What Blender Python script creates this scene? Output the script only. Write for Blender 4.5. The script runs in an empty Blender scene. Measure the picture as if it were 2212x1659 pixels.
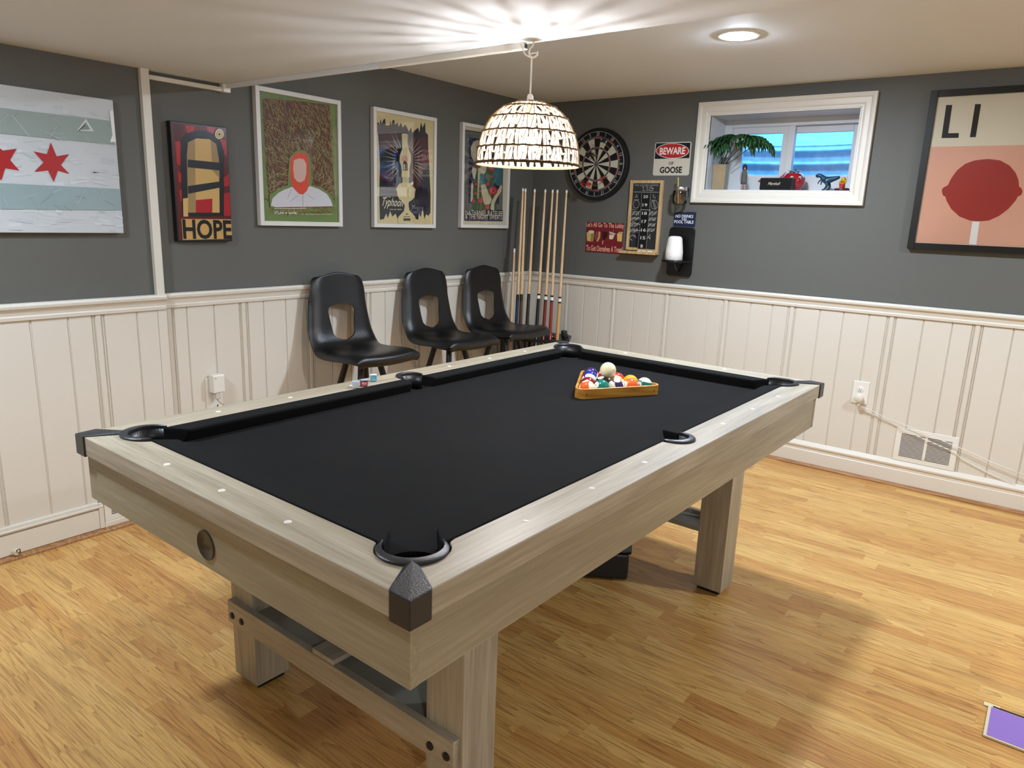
import bpy, bmesh, math, random
from math import sin, cos, pi, radians as RAD
from mathutils import Vector, Matrix, Euler
S = bpy.context.scene
COL = S.collection
random.seed(11)

# ------------------------------------------------------------------ materials
def lin(h):
    if isinstance(h, (tuple, list)): return tuple(h[:3]) + (1,)
    v = [int(h[i:i+2], 16)/255 for i in (0, 2, 4)]
    return tuple(x/12.92 if x <= .04045 else ((x+.055)/1.055)**2.4 for x in v) + (1,)

def newmat(name):
    m = bpy.data.materials.new(name); m.use_nodes = True
    nt = m.node_tree; b = nt.nodes['Principled BSDF']
    return m, nt, b

def mat(name, col, rough=.5, metal=0, bump=0, bscale=80, spec=.5, var=0, vscale=6, coat=0, emit=None, estr=0, trans=0, alpha=1, sss=0):
    m, nt, b = newmat(name)
    b.inputs['Base Color'].default_value = lin(col)
    b.inputs['Roughness'].default_value = rough
    b.inputs['Metallic'].default_value = metal
    b.inputs['Specular IOR Level'].default_value = spec
    b.inputs['Coat Weight'].default_value = coat
    if trans: b.inputs['Transmission Weight'].default_value = trans
    if emit:
        b.inputs['Emission Color'].default_value = lin(emit); b.inputs['Emission Strength'].default_value = estr
    tc = nt.nodes.new('ShaderNodeTexCoord')
    if bump:
        n = nt.nodes.new('ShaderNodeTexNoise'); n.inputs['Scale'].default_value = bscale; n.inputs['Detail'].default_value = 4
        nt.links.new(tc.outputs['Object'], n.inputs['Vector'])
        bp = nt.nodes.new('ShaderNodeBump'); bp.inputs['Strength'].default_value = bump; bp.inputs['Distance'].default_value = .01
        nt.links.new(n.outputs['Fac'], bp.inputs['Height']); nt.links.new(bp.outputs['Normal'], b.inputs['Normal'])
    if var:
        n = nt.nodes.new('ShaderNodeTexNoise'); n.inputs['Scale'].default_value = vscale; n.inputs['Detail'].default_value = 6
        nt.links.new(tc.outputs['Object'], n.inputs['Vector'])
        mx = nt.nodes.new('ShaderNodeMix'); mx.data_type = 'RGBA'
        c = lin(col)
        mx.inputs[6].default_value = tuple(x*(1-var) for x in c[:3]) + (1,)
        mx.inputs[7].default_value = tuple(min(1, x*(1+var)) for x in c[:3]) + (1,)
        nt.links.new(n.outputs['Fac'], mx.inputs[0]); nt.links.new(mx.outputs[2], b.inputs['Base Color'])
    return m

def node(nt, t, **kw):
    n = nt.nodes.new(t)
    for k, v in kw.items(): setattr(n, k, v)
    return n
def math_(nt, op, a, b=None, c=None):
    n = node(nt, 'ShaderNodeMath', operation=op)
    for i, v in enumerate((a, b, c)):
        if v is None: continue
        if isinstance(v, (int, float)): n.inputs[i].default_value = v
        else: nt.links.new(v, n.inputs[i])
    return n.outputs[0]
def ramp(nt, fac, stops, interp='LINEAR'):
    r = node(nt, 'ShaderNodeValToRGB'); r.color_ramp.interpolation = interp
    e = r.color_ramp.elements
    e[0].position, e[0].color = stops[0][0], lin(stops[0][1])
    e[1].position, e[1].color = stops[-1][0], lin(stops[-1][1])
    for p, c in stops[1:-1]:
        x = e.new(p); x.color = lin(c)
    nt.links.new(fac, r.inputs[0]); return r.outputs[0]

def wood(name, axis, base, dark, light, rough=.45, ring=9, stretch=12, scale=7, contrast=.35, bump=.15, offset=0):
    """grain running along `axis` of the object coordinates"""
    m, nt, b = newmat(name)
    tc = node(nt, 'ShaderNodeTexCoord'); mp = node(nt, 'ShaderNodeMapping')
    nt.links.new(tc.outputs['Object'], mp.inputs[0])
    sc = [scale]*3; sc['xyz'.index(axis)] = scale/stretch
    mp.inputs['Scale'].default_value = sc; mp.inputs['Location'].default_value = (offset, offset*.7, offset*.3)
    n1 = node(nt, 'ShaderNodeTexNoise'); n1.inputs['Scale'].default_value = 1; n1.inputs['Detail'].default_value = 2; n1.inputs['Roughness'].default_value = .45
    nt.links.new(mp.outputs[0], n1.inputs[0])
    rings = math_(nt, 'FRACT', math_(nt, 'MULTIPLY', n1.outputs[0], ring))
    tri = math_(nt, 'ABSOLUTE', math_(nt, 'SUBTRACT', math_(nt, 'MULTIPLY', rings, 2), 1))
    mp2 = node(nt, 'ShaderNodeMapping'); nt.links.new(tc.outputs['Object'], mp2.inputs[0])
    sc2 = [scale*28]*3; sc2['xyz'.index(axis)] = scale*1.2
    mp2.inputs['Scale'].default_value = sc2
    n2 = node(nt, 'ShaderNodeTexNoise'); n2.inputs['Scale'].default_value = 1; n2.inputs['Detail'].default_value = 3
    nt.links.new(mp2.outputs[0], n2.inputs[0])
    f = math_(nt, 'ADD', math_(nt, 'MULTIPLY', tri, contrast), math_(nt, 'MULTIPLY', n2.outputs[0], 1-contrast))
    c = ramp(nt, f, [(.12, dark), (.5, base), (.88, light)])
    nt.links.new(c, b.inputs['Base Color']); b.inputs['Roughness'].default_value = rough
    bp = node(nt, 'ShaderNodeBump'); bp.inputs['Strength'].default_value = bump; bp.inputs['Distance'].default_value = .002
    nt.links.new(n2.outputs[0], bp.inputs['Height']); nt.links.new(bp.outputs['Normal'], b.inputs['Normal'])
    return m

def colmat(name, rough=.4, spec=.4, coat=0, bump=0, metal=0):
    """flat printed inks kept per face in the colour attribute 'ink'"""
    m, nt, b = newmat(name)
    a = node(nt, 'ShaderNodeVertexColor', layer_name='ink')
    nt.links.new(a.outputs[0], b.inputs['Base Color'])
    b.inputs['Roughness'].default_value = rough; b.inputs['Specular IOR Level'].default_value = spec; b.inputs['Coat Weight'].default_value = coat
    b.inputs['Metallic'].default_value = metal
    return m

def panemat(name, tint=(1, 1, 1), refl=1.0):
    m = bpy.data.materials.new(name); m.use_nodes = True; nt = m.node_tree
    for n in list(nt.nodes): nt.nodes.remove(n)
    o = node(nt, 'ShaderNodeOutputMaterial'); t = node(nt, 'ShaderNodeBsdfTransparent'); g = node(nt, 'ShaderNodeBsdfGlossy')
    t.inputs[0].default_value = tint + (1,); g.inputs['Roughness'].default_value = .02
    fr = node(nt, 'ShaderNodeFresnel'); fr.inputs[0].default_value = 1.5
    mx = node(nt, 'ShaderNodeMixShader')
    nt.links.new(math_(nt, 'MULTIPLY', fr.outputs[0], refl), mx.inputs[0])
    nt.links.new(t.outputs[0], mx.inputs[1]); nt.links.new(g.outputs[0], mx.inputs[2]); nt.links.new(mx.outputs[0], o.inputs[0])
    return m

# ------------------------------------------------------------------ mesh builder
class MB:
    def __init__(s): s.v = []; s.f = []; s.m = []; s.ink = []
    def add(s, vs, fs, mi=0, ink=None, M=None):
        o = len(s.v)
        s.v += [tuple(M @ Vector(p)) if M else tuple(p) for p in vs]
        for f in fs:
            s.f.append(tuple(i+o for i in f)); s.m.append(mi); s.ink.append(ink)
        return s
    def box(s, a, b, mi=0, M=None, ink=None):
        x0, y0, z0 = a; x1, y1, z1 = b
        vs = [(x0,y0,z0),(x1,y0,z0),(x1,y1,z0),(x0,y1,z0),(x0,y0,z1),(x1,y0,z1),(x1,y1,z1),(x0,y1,z1)]
        return s.add(vs, [(3,2,1,0),(4,5,6,7),(0,1,5,4),(1,2,6,5),(2,3,7,6),(3,0,4,7)], mi, ink, M)
    def prism(s, pts, z0, z1, mi=0, M=None, axis='z', ink=None):
        n = len(pts)
        def P(p, z):
            return {'z': (p[0], p[1], z), 'y': (p[0], z, p[1]), 'x': (z, p[0], p[1])}[axis]
        vs = [P(p, z0) for p in pts] + [P(p, z1) for p in pts]
        fs = [tuple(range(n-1, -1, -1)), tuple(range(n, 2*n))] + [(i, (i+1) % n, n+(i+1) % n, n+i) for i in range(n)]
        return s.add(vs, fs, mi, ink, M)
    def tube(s, path, r, n=8, mi=0, closed=False, caps=True, M=None, ink=None):
        P = [Vector(p) for p in path]; L = len(P)
        R = r if isinstance(r, (list, tuple)) else [r]*L
        vs = []; up = None
        for i, p in enumerate(P):
            if closed: t = P[(i+1) % L]-P[i-1]
            else: t = P[min(i+1, L-1)]-P[max(i-1, 0)]
            t = t.normalized() if t.length > 1e-9 else Vector((0, 0, 1))
            if up is None: up = Vector((0, 0, 1)) if abs(t.z) < .9 else Vector((1, 0, 0))
            a = t.cross(up)
            if a.length < 1e-6: a = t.cross(Vector((0, 1, 0)))
            a.normalize(); b = a.cross(t).normalized(); up = b
            for k in range(n):
                w = 2*pi*k/n + pi/n
                vs.append(p+a*cos(w)*R[i]+b*sin(w)*R[i])
        fs = []
        for i in range(L if closed else L-1):
            j = (i+1) % L
            for k in range(n):
                fs.append((i*n+k, i*n+(k+1) % n, j*n+(k+1) % n, j*n+k))
        if caps and not closed:
            fs.append(tuple(range(n-1, -1, -1))); fs.append(tuple((L-1)*n+k for k in range(n)))
        return s.add(vs, fs, mi, ink, M)
    def lathe(s, prof, n=24, mi=0, M=None, a0=0, a1=2*pi, ink=None, sx=1, sy=1, caps=True):
        full = abs(a1-a0-2*pi) < 1e-6; k = n if full else n+1
        vs = []
        for r, z in prof:
            for i in range(k):
                w = a0+(a1-a0)*i/n
                vs.append((r*cos(w)*sx, r*sin(w)*sy, z))
        fs = []
        for j in range(len(prof)-1):
            for i in range(n):
                i2 = (i+1) % k
                fs.append((j*k+i, j*k+i2, (j+1)*k+i2, (j+1)*k+i))
        if full and caps:
            if prof[0][0] > 1e-5: fs.append(tuple(range(k-1, -1, -1)))
            if prof[-1][0] > 1e-5: fs.append(tuple((len(prof)-1)*k+i for i in range(k)))
        return s.add(vs, fs, mi, ink, M)
    def ball(s, c, r, n=16, mi=0, sc=(1, 1, 1), ink=None, M=None):
        prof = [(max(1e-6, r*sin(pi*i/(n//2))), -r*cos(pi*i/(n//2))) for i in range(n//2+1)]
        T = Matrix.Translation(c) @ Matrix.Diagonal((*sc, 1))
        if M: T = M @ T
        return s.lathe(prof, n, mi, T, ink=ink)
    def build(s, name, mats, parent=None, smooth=False, bevel=0, seg=2, sub=0, loc=None, rot=None, merge=True, solid=0):
        me = bpy.data.meshes.new(name); me.from_pydata([tuple(p) for p in s.v], [], s.f)
        if not isinstance(mats, (list, tuple)): mats = [mats]
        for m in mats: me.materials.append(m)
        me.polygons.foreach_set('material_index', s.m)
        if any(i is not None for i in s.ink):
            ca = me.color_attributes.new('ink', 'BYTE_COLOR', 'CORNER')
            for p in me.polygons:
                c = lin(s.ink[p.index] or 'ffffff')
                for li in p.loop_indices: ca.data[li].color = c
        me.update()
        if merge:
            bm = bmesh.new(); bm.from_mesh(me); bmesh.ops.remove_doubles(bm, verts=bm.verts, dist=1e-6)
            bmesh.ops.recalc_face_normals(bm, faces=bm.faces) if not any(i is not None for i in s.ink) else None
            bm.to_mesh(me); bm.free()
        if smooth:
            me.polygons.foreach_set('use_smooth', [True]*len(me.polygons))
            if smooth != 'all': me.set_sharp_from_angle(angle=RAD(40))
        o = bpy.data.objects.new(name, me); COL.objects.link(o)
        if parent: o.parent = parent
        if loc: o.location = loc
        if rot: o.rotation_euler = rot
        if solid:
            md = o.modifiers.new('s', 'SOLIDIFY'); md.thickness = solid; md.offset = 0
        if bevel:
            md = o.modifiers.new('b', 'BEVEL'); md.width = bevel; md.segments = seg; md.limit_method = 'ANGLE'; md.angle_limit = RAD(40)
        if sub:
            md = o.modifiers.new('u', 'SUBSURF'); md.levels = sub; md.render_levels = sub
        return o

def bake(o):
    dg = bpy.context.evaluated_depsgraph_get(); dg.update()
    me = bpy.data.meshes.new_from_object(o.evaluated_get(dg)); o.modifiers.clear(); o.data = me; return o
def cut(o, cutters):
    for c in cutters:
        md = o.modifiers.new('c', 'BOOLEAN'); md.operation = 'DIFFERENCE'; md.object = c; md.solver = 'EXACT'
    bpy.context.view_layer.update(); bake(o)
    for c in cutters: bpy.data.objects.remove(c)
    return o
def skin(name, verts, edges, radii, m, parent=None, sub=2, smooth=True, root=0):
    me = bpy.data.meshes.new(name); me.from_pydata(verts, edges, [])
    o = bpy.data.objects.new(name, me); COL.objects.link(o)
    md = o.modifiers.new('k', 'SKIN'); md.use_smooth_shade = True
    sv = me.skin_vertices[0].data
    for i, r in enumerate(radii):
        sv[i].radius = r if isinstance(r, tuple) else (r, r); sv[i].use_root = (i == root)
    u = o.modifiers.new('u', 'SUBSURF'); u.levels = sub; u.render_levels = sub
    bpy.context.view_layer.update(); bake(o)
    o.data.materials.clear(); o.data.materials.append(m)
    if parent: o.parent = parent
    return o

# ------------------------------------------------------------------ tags
def tag(o, label, cat, group=None, kind=None):
    o['label'] = label; o['category'] = cat
    if group: o['group'] = group
    if kind: o['kind'] = kind
    return o
def thing(name, label, cat, loc=(0, 0, 0), rz=0, group=None):
    o = bpy.data.objects.new(name, None); COL.objects.link(o); o.empty_display_size = .05
    o.location = loc; o.rotation_euler = (0, 0, rz) if not isinstance(rz, tuple) else rz
    return tag(o, label, cat, group)
def struct(o, label=None):
    o['kind'] = 'structure'
    if label: o['label'] = label
    return o
def dup(root, loc, rz, label):
    r = root.copy(); COL.objects.link(r); r.location = loc; r.rotation_euler = (0, 0, rz); r['label'] = label
    def kids(a, b):
        for ch in list(a.children):
            if ch.name == b.name: continue
            c = ch.copy(); COL.objects.link(c); c.parent = b; kids(ch, c)
    kids(root, r); return r

# ------------------------------------------------------------------ flat art
_tc = {}
def textmesh(t, bold=0):
    k = (t, bold)
    if k in _tc: return _tc[k]
    cu = bpy.data.curves.new('t', 'FONT'); cu.body = t; cu.offset = bold; cu.resolution_u = 3; cu.fill_mode = 'FRONT'
    o = bpy.data.objects.new('t', cu); COL.objects.link(o); bpy.context.view_layer.update()
    me = bpy.data.meshes.new_from_object(o.evaluated_get(bpy.context.evaluated_depsgraph_get()))
    vs = [(v.co.x, v.co.y) for v in me.vertices]; fs = [tuple(p.vertices) for p in me.polygons]
    bpy.data.objects.remove(o); bpy.data.curves.remove(cu); bpy.data.meshes.remove(me)
    x0 = min(v[0] for v in vs); x1 = max(v[0] for v in vs); y0 = min(v[1] for v in vs); y1 = max(v[1] for v in vs)
    vs = [((x-x0)/(x1-x0), (y-y0)/(y1-y0)) for x, y in vs]
    _tc[k] = (vs, fs, (x1-x0)/(y1-y0)); return _tc[k]

class Art:
    """flat shapes stacked in thin layers towards -Y (out of the wall); u -> X, v -> Z"""
    def __init__(s, y=0, step=.00012): s.b = MB(); s.y = y; s.step = step
    def nxt(s): s.y -= s.step
    def poly(s, pts, col, adv=True):
        if adv: s.nxt()
        a = sum(pts[i][0]*pts[(i+1) % len(pts)][1]-pts[(i+1) % len(pts)][0]*pts[i][1] for i in range(len(pts)))
        idx = range(len(pts)) if a > 0 else range(len(pts)-1, -1, -1)
        s.b.add([(p[0], s.y, p[1]) for p in pts], [tuple(idx)], 0, col)
    def rect(s, x0, z0, x1, z1, col): s.poly([(x0, z0), (x1, z0), (x1, z1), (x0, z1)], col)
    def disc(s, c, r, col, n=32, rz=None):
        rz = rz or r
        s.poly([(c[0]+r*cos(2*pi*i/n), c[1]+rz*sin(2*pi*i/n)) for i in range(n)], col)
    def line(s, pts, w, col, adv=True):
        if adv: s.nxt()
        L = len(pts); out = []
        for i in range(L):
            a = pts[max(i-1, 0)]; b = pts[min(i+1, L-1)]
            dx, dz = b[0]-a[0], b[1]-a[1]; n = math.hypot(dx, dz) or 1
            nx, nz = -dz/n*w/2, dx/n*w/2
            out += [(pts[i][0]-nx, s.y, pts[i][1]-nz), (pts[i][0]+nx, s.y, pts[i][1]+nz)]
        s.b.add(out, [(2*i, 2*i+2, 2*i+3, 2*i+1) for i in range(L-1)], 0, col)
    def text(s, t, box, col, bold=0, shear=0, rot=0, pivot=None):
        s.nxt(); vs, fs, asp = textmesh(t, bold)
        x0, z0, x1, z1 = box; cx, cz = (x0+x1)/2, (z0+z1)/2
        out = []
        for u, v in vs:
            x = x0+(x1-x0)*u; z = z0+(z1-z0)*v
            x += shear*(z-cz)
            if rot: x, z = cx+(x-cx)*cos(rot)-(z-cz)*sin(rot), cz+(x-cx)*sin(rot)+(z-cz)*cos(rot)
            out.append((x, s.y, z))
        s.b.add(out, fs, 0, col)
    def play(s, key, ox, oz):
        for a in ART[key]:
            T = lambda ps: [(p[0]-ox, p[1]-oz) for p in ps]
            if a[0] == 'p': s.poly(T(a[2]), a[1])
            elif a[0] == 'l': s.line(T(a[3]), a[2], a[1])
            elif a[0] == 't':
                x0, z0, x1, z1 = a[3]; s.text(a[2], (x0-ox, z0-oz, x1-ox, z1-oz), a[1], a[4], a[5])
            else: yield_special(s, a[0], key, ox, oz)
    def clip(s, x0, z0, x1, z1):
        s.b.v = [(min(max(p[0], x0), x1), p[1], min(max(p[2], z0), z1)) for p in s.b.v]
    def build(s, name, m, parent, **k): return s.b.build(name, m, parent, merge=False, **k)

def yield_special(s, kind, key, ox, oz):
    R = random.Random(5)
    if kind == 'strokes':
        for i in range(1900):
            x = R.uniform(-2.213, -1.80); z = R.uniform(1.365, 1.885)
            d = math.hypot((x+2.0)/.13, (z-1.47)/.17)
            a = R.uniform(1.0, 2.1) if d > 1.3 else math.atan2(z-1.47, x+2.0)
            l = R.uniform(.012, .03); c = R.choice(['9c8c5c', '8c864e', 'a8976a', '8a3a22', '9a8450', 'b09c70'])
            pts = [(x-ox, z-oz), (x-ox+cos(a)*l*.5+.002, z-oz+sin(a)*l*.5), (x-ox+cos(a+.5)*l, z-oz+sin(a+.5)*l)]
            if i % 50 == 0: s.nxt()
            s.line(pts, R.uniform(.0015, .003), c, adv=False)
    elif kind == 'dots':
        for i in range(46):
            for (x, z) in ((-.742, 1.36+i*.0113), (-.724, 1.3655+i*.0113)):
                s.line([(x-ox-.004, z-oz), (x-ox+.004, z-oz+.004)], .0035, '2d3033', adv=False)
        for i in range(30):
            for z in (1.862, 1.876):
                s.line([(-.735+i*.0128-ox, z-oz-.004), (-.731+i*.0128-ox, z-oz+.003)], .0035, '2d3033', adv=False)
    elif kind == 'scratch':
        for i in range(70):
            band = R.choice([(1.60, 1.69), (1.34, 1.43)])
            x = R.uniform(-3.8, -2.96); z = R.uniform(*band); a = R.uniform(-1.2, 1.2); l = R.uniform(.02, .09)
            z2 = min(max(z+sin(a)*l, band[0]), band[1])
            s.line([(x-ox, z-oz), (x+cos(a)*l-ox, z2-oz)], R.uniform(.0008, .0022), R.choice(['b2bfbd', 'a6b3b0', '84928d', 'bcc8c6']), adv=(i % 9 == 0))

ART={
 'hope':[
  ('p','4a1618',[(-2.6703,1.7194),(-2.6185,1.7158),(-2.6418,1.6589),(-2.6669,1.6468)]),
  ('p','a82228',[(-2.6184,1.7174),(-2.5756,1.7207),(-2.5762,1.685),(-2.6068,1.6818)]),
  ('p','a82228',[(-2.519,1.7239),(-2.4791,1.7251),(-2.4855,1.6945),(-2.5117,1.6934)]),
  ('p','a82228',[(-2.4562,1.6775),(-2.4276,1.6737),(-2.4258,1.606),(-2.4483,1.6176)]),
  ('p','a82228',[(-2.6669,1.6468),(-2.6407,1.6494),(-2.6495,1.5484),(-2.6649,1.5538)]),
  ('p','a82228',[(-2.6632,1.5279),(-2.6434,1.5097),(-2.6315,1.4775),(-2.6632,1.479)]),
  ('p','a82228',[(-2.6638,1.4462),(-2.6151,1.4552),(-2.6155,1.4219),(-2.6602,1.3968)]),
  ('p','a82228',[(-2.4632,1.4973),(-2.4223,1.5308),(-2.4216,1.4755),(-2.4688,1.4695)]),
  ('p','a82228',[(-2.4747,1.4348),(-2.42,1.4477),(-2.4213,1.3423),(-2.4706,1.3412)]),
  ('p','1d1f22',[(-2.6424,1.6492),(-2.6172,1.6839),(-2.5734,1.6999),(-2.5219,1.7071),(-2.4779,1.6953),(-2.453,1.6678),(-2.44,1.6285),(-2.4571,1.338),(-2.6557,1.3337),(-2.6473,1.5551)]),
  ('p','c9a667',[(-2.609,1.6492),(-2.5682,1.6695),(-2.5093,1.6722),(-2.4766,1.6554),(-2.4673,1.589),(-2.4776,1.355),(-2.6294,1.3511),(-2.6179,1.5965)]),
  ('p','9c8258',[(-2.609,1.6492),(-2.5757,1.6655),(-2.5929,1.352),(-2.6294,1.3511),(-2.6179,1.5965)]),
  ('p','9c8258',[(-2.502,1.6696),(-2.4766,1.6554),(-2.4673,1.589),(-2.4684,1.5073),(-2.5027,1.539)]),
  ('p','25282c',[(-2.6157,1.5771),(-2.467,1.5755),(-2.4683,1.5414),(-2.618,1.5442)]),
  ('p','25282c',[(-2.6223,1.4648),(-2.4696,1.4935),(-2.4709,1.466),(-2.6239,1.4315)]),
  ('p','c9a667',[(-2.6486,1.4105),(-2.625,1.4148),(-2.6305,1.3342),(-2.6521,1.3337)]),
  ('p','a82228',[(-2.5893,1.4062),(-2.5103,1.4161),(-2.5142,1.354),(-2.5929,1.352)]),
  ('p','c29b5c',[(-2.6618,1.3235),(-2.4202,1.3264),(-2.4193,1.2372),(-2.6621,1.2325)]),
  ('t','14161a','HOPE',[-2.659,1.2359,-2.4224,1.3228],0.03,0),
  ('p','1a1a1a',[(-2.4353,1.7015),(-2.4364,1.6953),(-2.4392,1.6893),(-2.4433,1.684),(-2.4485,1.6798),(-2.4544,1.6768),(-2.4606,1.6754),(-2.4666,1.6756),(-2.4722,1.6774),(-2.4769,1.6806),(-2.4803,1.6851),(-2.4823,1.6905),(-2.4827,1.6965),(-2.4816,1.7026),(-2.4789,1.7085),(-2.4748,1.7138),(-2.4697,1.718),(-2.4639,1.721),(-2.4577,1.7225),(-2.4516,1.7223),(-2.446,1.7206),(-2.4413,1.7174),(-2.4378,1.713),(-2.4357,1.7075)]),
  ('p','cdb683',[(-2.4368,1.7013),(-2.4379,1.6955),(-2.4405,1.6899),(-2.4443,1.6849),(-2.4492,1.6809),(-2.4547,1.6781),(-2.4605,1.6768),(-2.4662,1.677),(-2.4714,1.6786),(-2.4757,1.6817),(-2.479,1.6859),(-2.4808,1.691),(-2.4812,1.6966),(-2.4801,1.7024),(-2.4776,1.708),(-2.4738,1.7129),(-2.469,1.7169),(-2.4636,1.7197),(-2.4578,1.7211),(-2.4521,1.721),(-2.4469,1.7194),(-2.4424,1.7164),(-2.4392,1.7121),(-2.4372,1.707)]),
  ('p','2a2622',[(-2.4445,1.7005),(-2.4453,1.6967),(-2.4469,1.6931),(-2.4494,1.6898),(-2.4526,1.6872),(-2.4562,1.6854),(-2.46,1.6845),(-2.4637,1.6846),(-2.4672,1.6857),(-2.47,1.6877),(-2.4721,1.6904),(-2.4734,1.6938),(-2.4736,1.6974),(-2.4729,1.7012),(-2.4713,1.7048),(-2.4688,1.7081),(-2.4656,1.7107),(-2.4621,1.7125),(-2.4583,1.7134),(-2.4545,1.7133),(-2.4511,1.7123),(-2.4482,1.7103),(-2.4461,1.7076),(-2.4448,1.7042)]),
  ('p','cdb683',[(-2.4461,1.7004),(-2.4467,1.6969),(-2.4482,1.6936),(-2.4505,1.6907),(-2.4533,1.6883),(-2.4565,1.6867),(-2.4599,1.6859),(-2.4633,1.686),(-2.4663,1.687),(-2.4689,1.6888),(-2.4708,1.6913),(-2.4719,1.6943),(-2.4721,1.6976),(-2.4715,1.701),(-2.47,1.7043),(-2.4678,1.7072),(-2.4649,1.7096),(-2.4617,1.7113),(-2.4583,1.7121),(-2.455,1.712),(-2.4519,1.711),(-2.4494,1.7092),(-2.4474,1.7067),(-2.4463,1.7037)]),
  ('p','1a1a1a',[(-2.4586,1.7074),(-2.4567,1.7015),(-2.4503,1.702),(-2.4556,1.6975),(-2.4542,1.6915),(-2.4594,1.6946),(-2.465,1.6904),(-2.4629,1.6968),(-2.4677,1.7002),(-2.4612,1.7011)]),
 ],
 'iron':[
  ('p','5c3a1e',[(-2.222,1.8849),(-2.067,1.8966),(-1.9832,1.902),(-1.8263,1.9085),(-1.8235,1.7962),(-1.8135,1.6206),(-1.8017,1.5043),(-1.8042,1.3992),(-2.2027,1.3868),(-2.2126,1.5491),(-2.2177,1.7522)]),
  ('strokes',),
  ('p','6f8447',[(-2.2027,1.3868),(-2.205,1.4456),(-2.1507,1.4776),(-2.0983,1.4973),(-2.0901,1.5743),(-2.0799,1.6341),(-2.0448,1.6624),(-2.0019,1.6726),(-1.9646,1.6566),(-1.9494,1.619),(-1.9531,1.5052),(-1.8972,1.4993),(-1.8234,1.4579),(-1.8024,1.3992)]),
  ('p','d4d3d8',[(-2.1983,1.3953),(-2.1872,1.4295),(-2.1515,1.4585),(-2.1148,1.4752),(-2.0724,1.4901),(-2.0093,1.4629),(-1.9643,1.5002),(-1.9089,1.4876),(-1.8581,1.4654),(-1.8328,1.4348),(-1.8206,1.4055),(-1.9001,1.4007),(-2.0118,1.3918),(-2.1698,1.3886)]),
  ('p','d8492c',[(-2.0813,1.5324),(-2.0812,1.6003),(-2.0668,1.6352),(-2.0398,1.6544),(-2.0024,1.6598),(-1.9757,1.6514),(-1.9669,1.6219),(-1.9665,1.5656),(-1.9706,1.5086),(-1.9816,1.4774),(-2.0068,1.4565),(-2.0311,1.4576),(-2.057,1.478),(-2.0723,1.4944)]),
  ('p','d9b3a4',[(-2.057,1.6191),(-2.0248,1.6302),(-1.9981,1.6281),(-1.9826,1.6078),(-1.9842,1.5601),(-1.9962,1.5268),(-2.0183,1.5147),(-2.0396,1.5177),(-2.0576,1.5339),(-2.0628,1.5762)]),
  ('l','8b2a22',0.003,[(-2.1699,1.3865),(-2.0656,1.3919),(-1.9286,1.3975),(-1.8248,1.4008)]),
  ('l','e9dfc8',0.003,[(-2.1802,1.3824),(-2.0923,1.385),(-1.99,1.389)]),
  ('l','7d7f8a',0.0015,[(-2.0781,1.4791),(-2.1009,1.433)]),
  ('l','7d7f8a',0.0015,[(-2.0096,1.4542),(-2.0116,1.3971)]),
  ('l','7d7f8a',0.0015,[(-2.0394,1.4507),(-2.0911,1.4162)]),
  ('l','7d7f8a',0.0015,[(-1.9876,1.4596),(-1.9386,1.4351)]),
  ('l','f2f2ea',0.0028,[(-2.1784,1.3663),(-2.1773,1.3569),(-2.171,1.36),(-2.1675,1.37),(-2.1595,1.3668),(-2.162,1.3573),(-2.1538,1.3566),(-2.1473,1.3654),(-2.1441,1.3672),(-2.1401,1.363),(-2.1445,1.3568),(-2.1485,1.3606),(-2.1441,1.3663),(-2.137,1.3639),(-2.1373,1.357),(-2.1339,1.3649),(-2.1292,1.3645),(-2.1295,1.3568)]),
  ('l','f2f2ea',0.0028,[(-2.1179,1.3627),(-2.1084,1.3629)]),
  ('l','f2f2ea',0.0028,[(-2.113,1.3663),(-2.1138,1.3589)]),
  ('l','f2f2ea',0.0028,[(-2.0967,1.3676),(-2.0955,1.3589),(-2.0902,1.3599),(-2.0873,1.3669),(-2.0849,1.3596),(-2.0785,1.3611),(-2.0771,1.3689)]),
  ('l','f2f2ea',0.0028,[(-2.0729,1.3673),(-2.0728,1.3586),(-2.0687,1.3665),(-2.0634,1.3662),(-2.0637,1.3584),(-2.0582,1.3624),(-2.0538,1.3661),(-2.0575,1.3682),(-2.0603,1.3624),(-2.0562,1.3577),(-2.0487,1.3601)]),
  ('l','f2f2ea',0.0028,[(-2.1771,1.3714),(-2.1762,1.3697)]),
  ('l','4c3a22',0.0028,[(-2.0289,1.3693),(-2.0246,1.369)]),
  ('l','4c3a22',0.0028,[(-2.0224,1.3695),(-2.0181,1.3692)]),
  ('l','4c3a22',0.0028,[(-2.0159,1.3697),(-2.0115,1.3694)]),
  ('l','4c3a22',0.0028,[(-2.0028,1.37),(-1.9984,1.3697)]),
  ('l','4c3a22',0.0028,[(-1.9962,1.3702),(-1.9918,1.3699)]),
  ('l','4c3a22',0.0028,[(-1.9896,1.3704),(-1.9852,1.37)]),
  ('l','4c3a22',0.0028,[(-1.983,1.3706),(-1.9785,1.3702)]),
  ('l','4c3a22',0.0028,[(-1.9697,1.3709),(-1.9652,1.3706)]),
  ('l','4c3a22',0.0028,[(-1.963,1.3711),(-1.9585,1.3707)]),
  ('l','4c3a22',0.0028,[(-1.9563,1.3713),(-1.9518,1.3709)]),
  ('l','4c3a22',0.0028,[(-1.9496,1.3714),(-1.9451,1.3711)]),
  ('l','4c3a22',0.0028,[(-1.9361,1.3718),(-1.9316,1.3715)]),
  ('l','4c3a22',0.0028,[(-1.9293,1.372),(-1.9248,1.3716)]),
  ('l','4c3a22',0.0028,[(-1.9226,1.3721),(-1.918,1.3718)]),
  ('l','4c3a22',0.0028,[(-1.9157,1.3723),(-1.9112,1.372)]),
  ('l','4c3a22',0.0028,[(-1.9021,1.3727),(-1.8975,1.3724)]),
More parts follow.
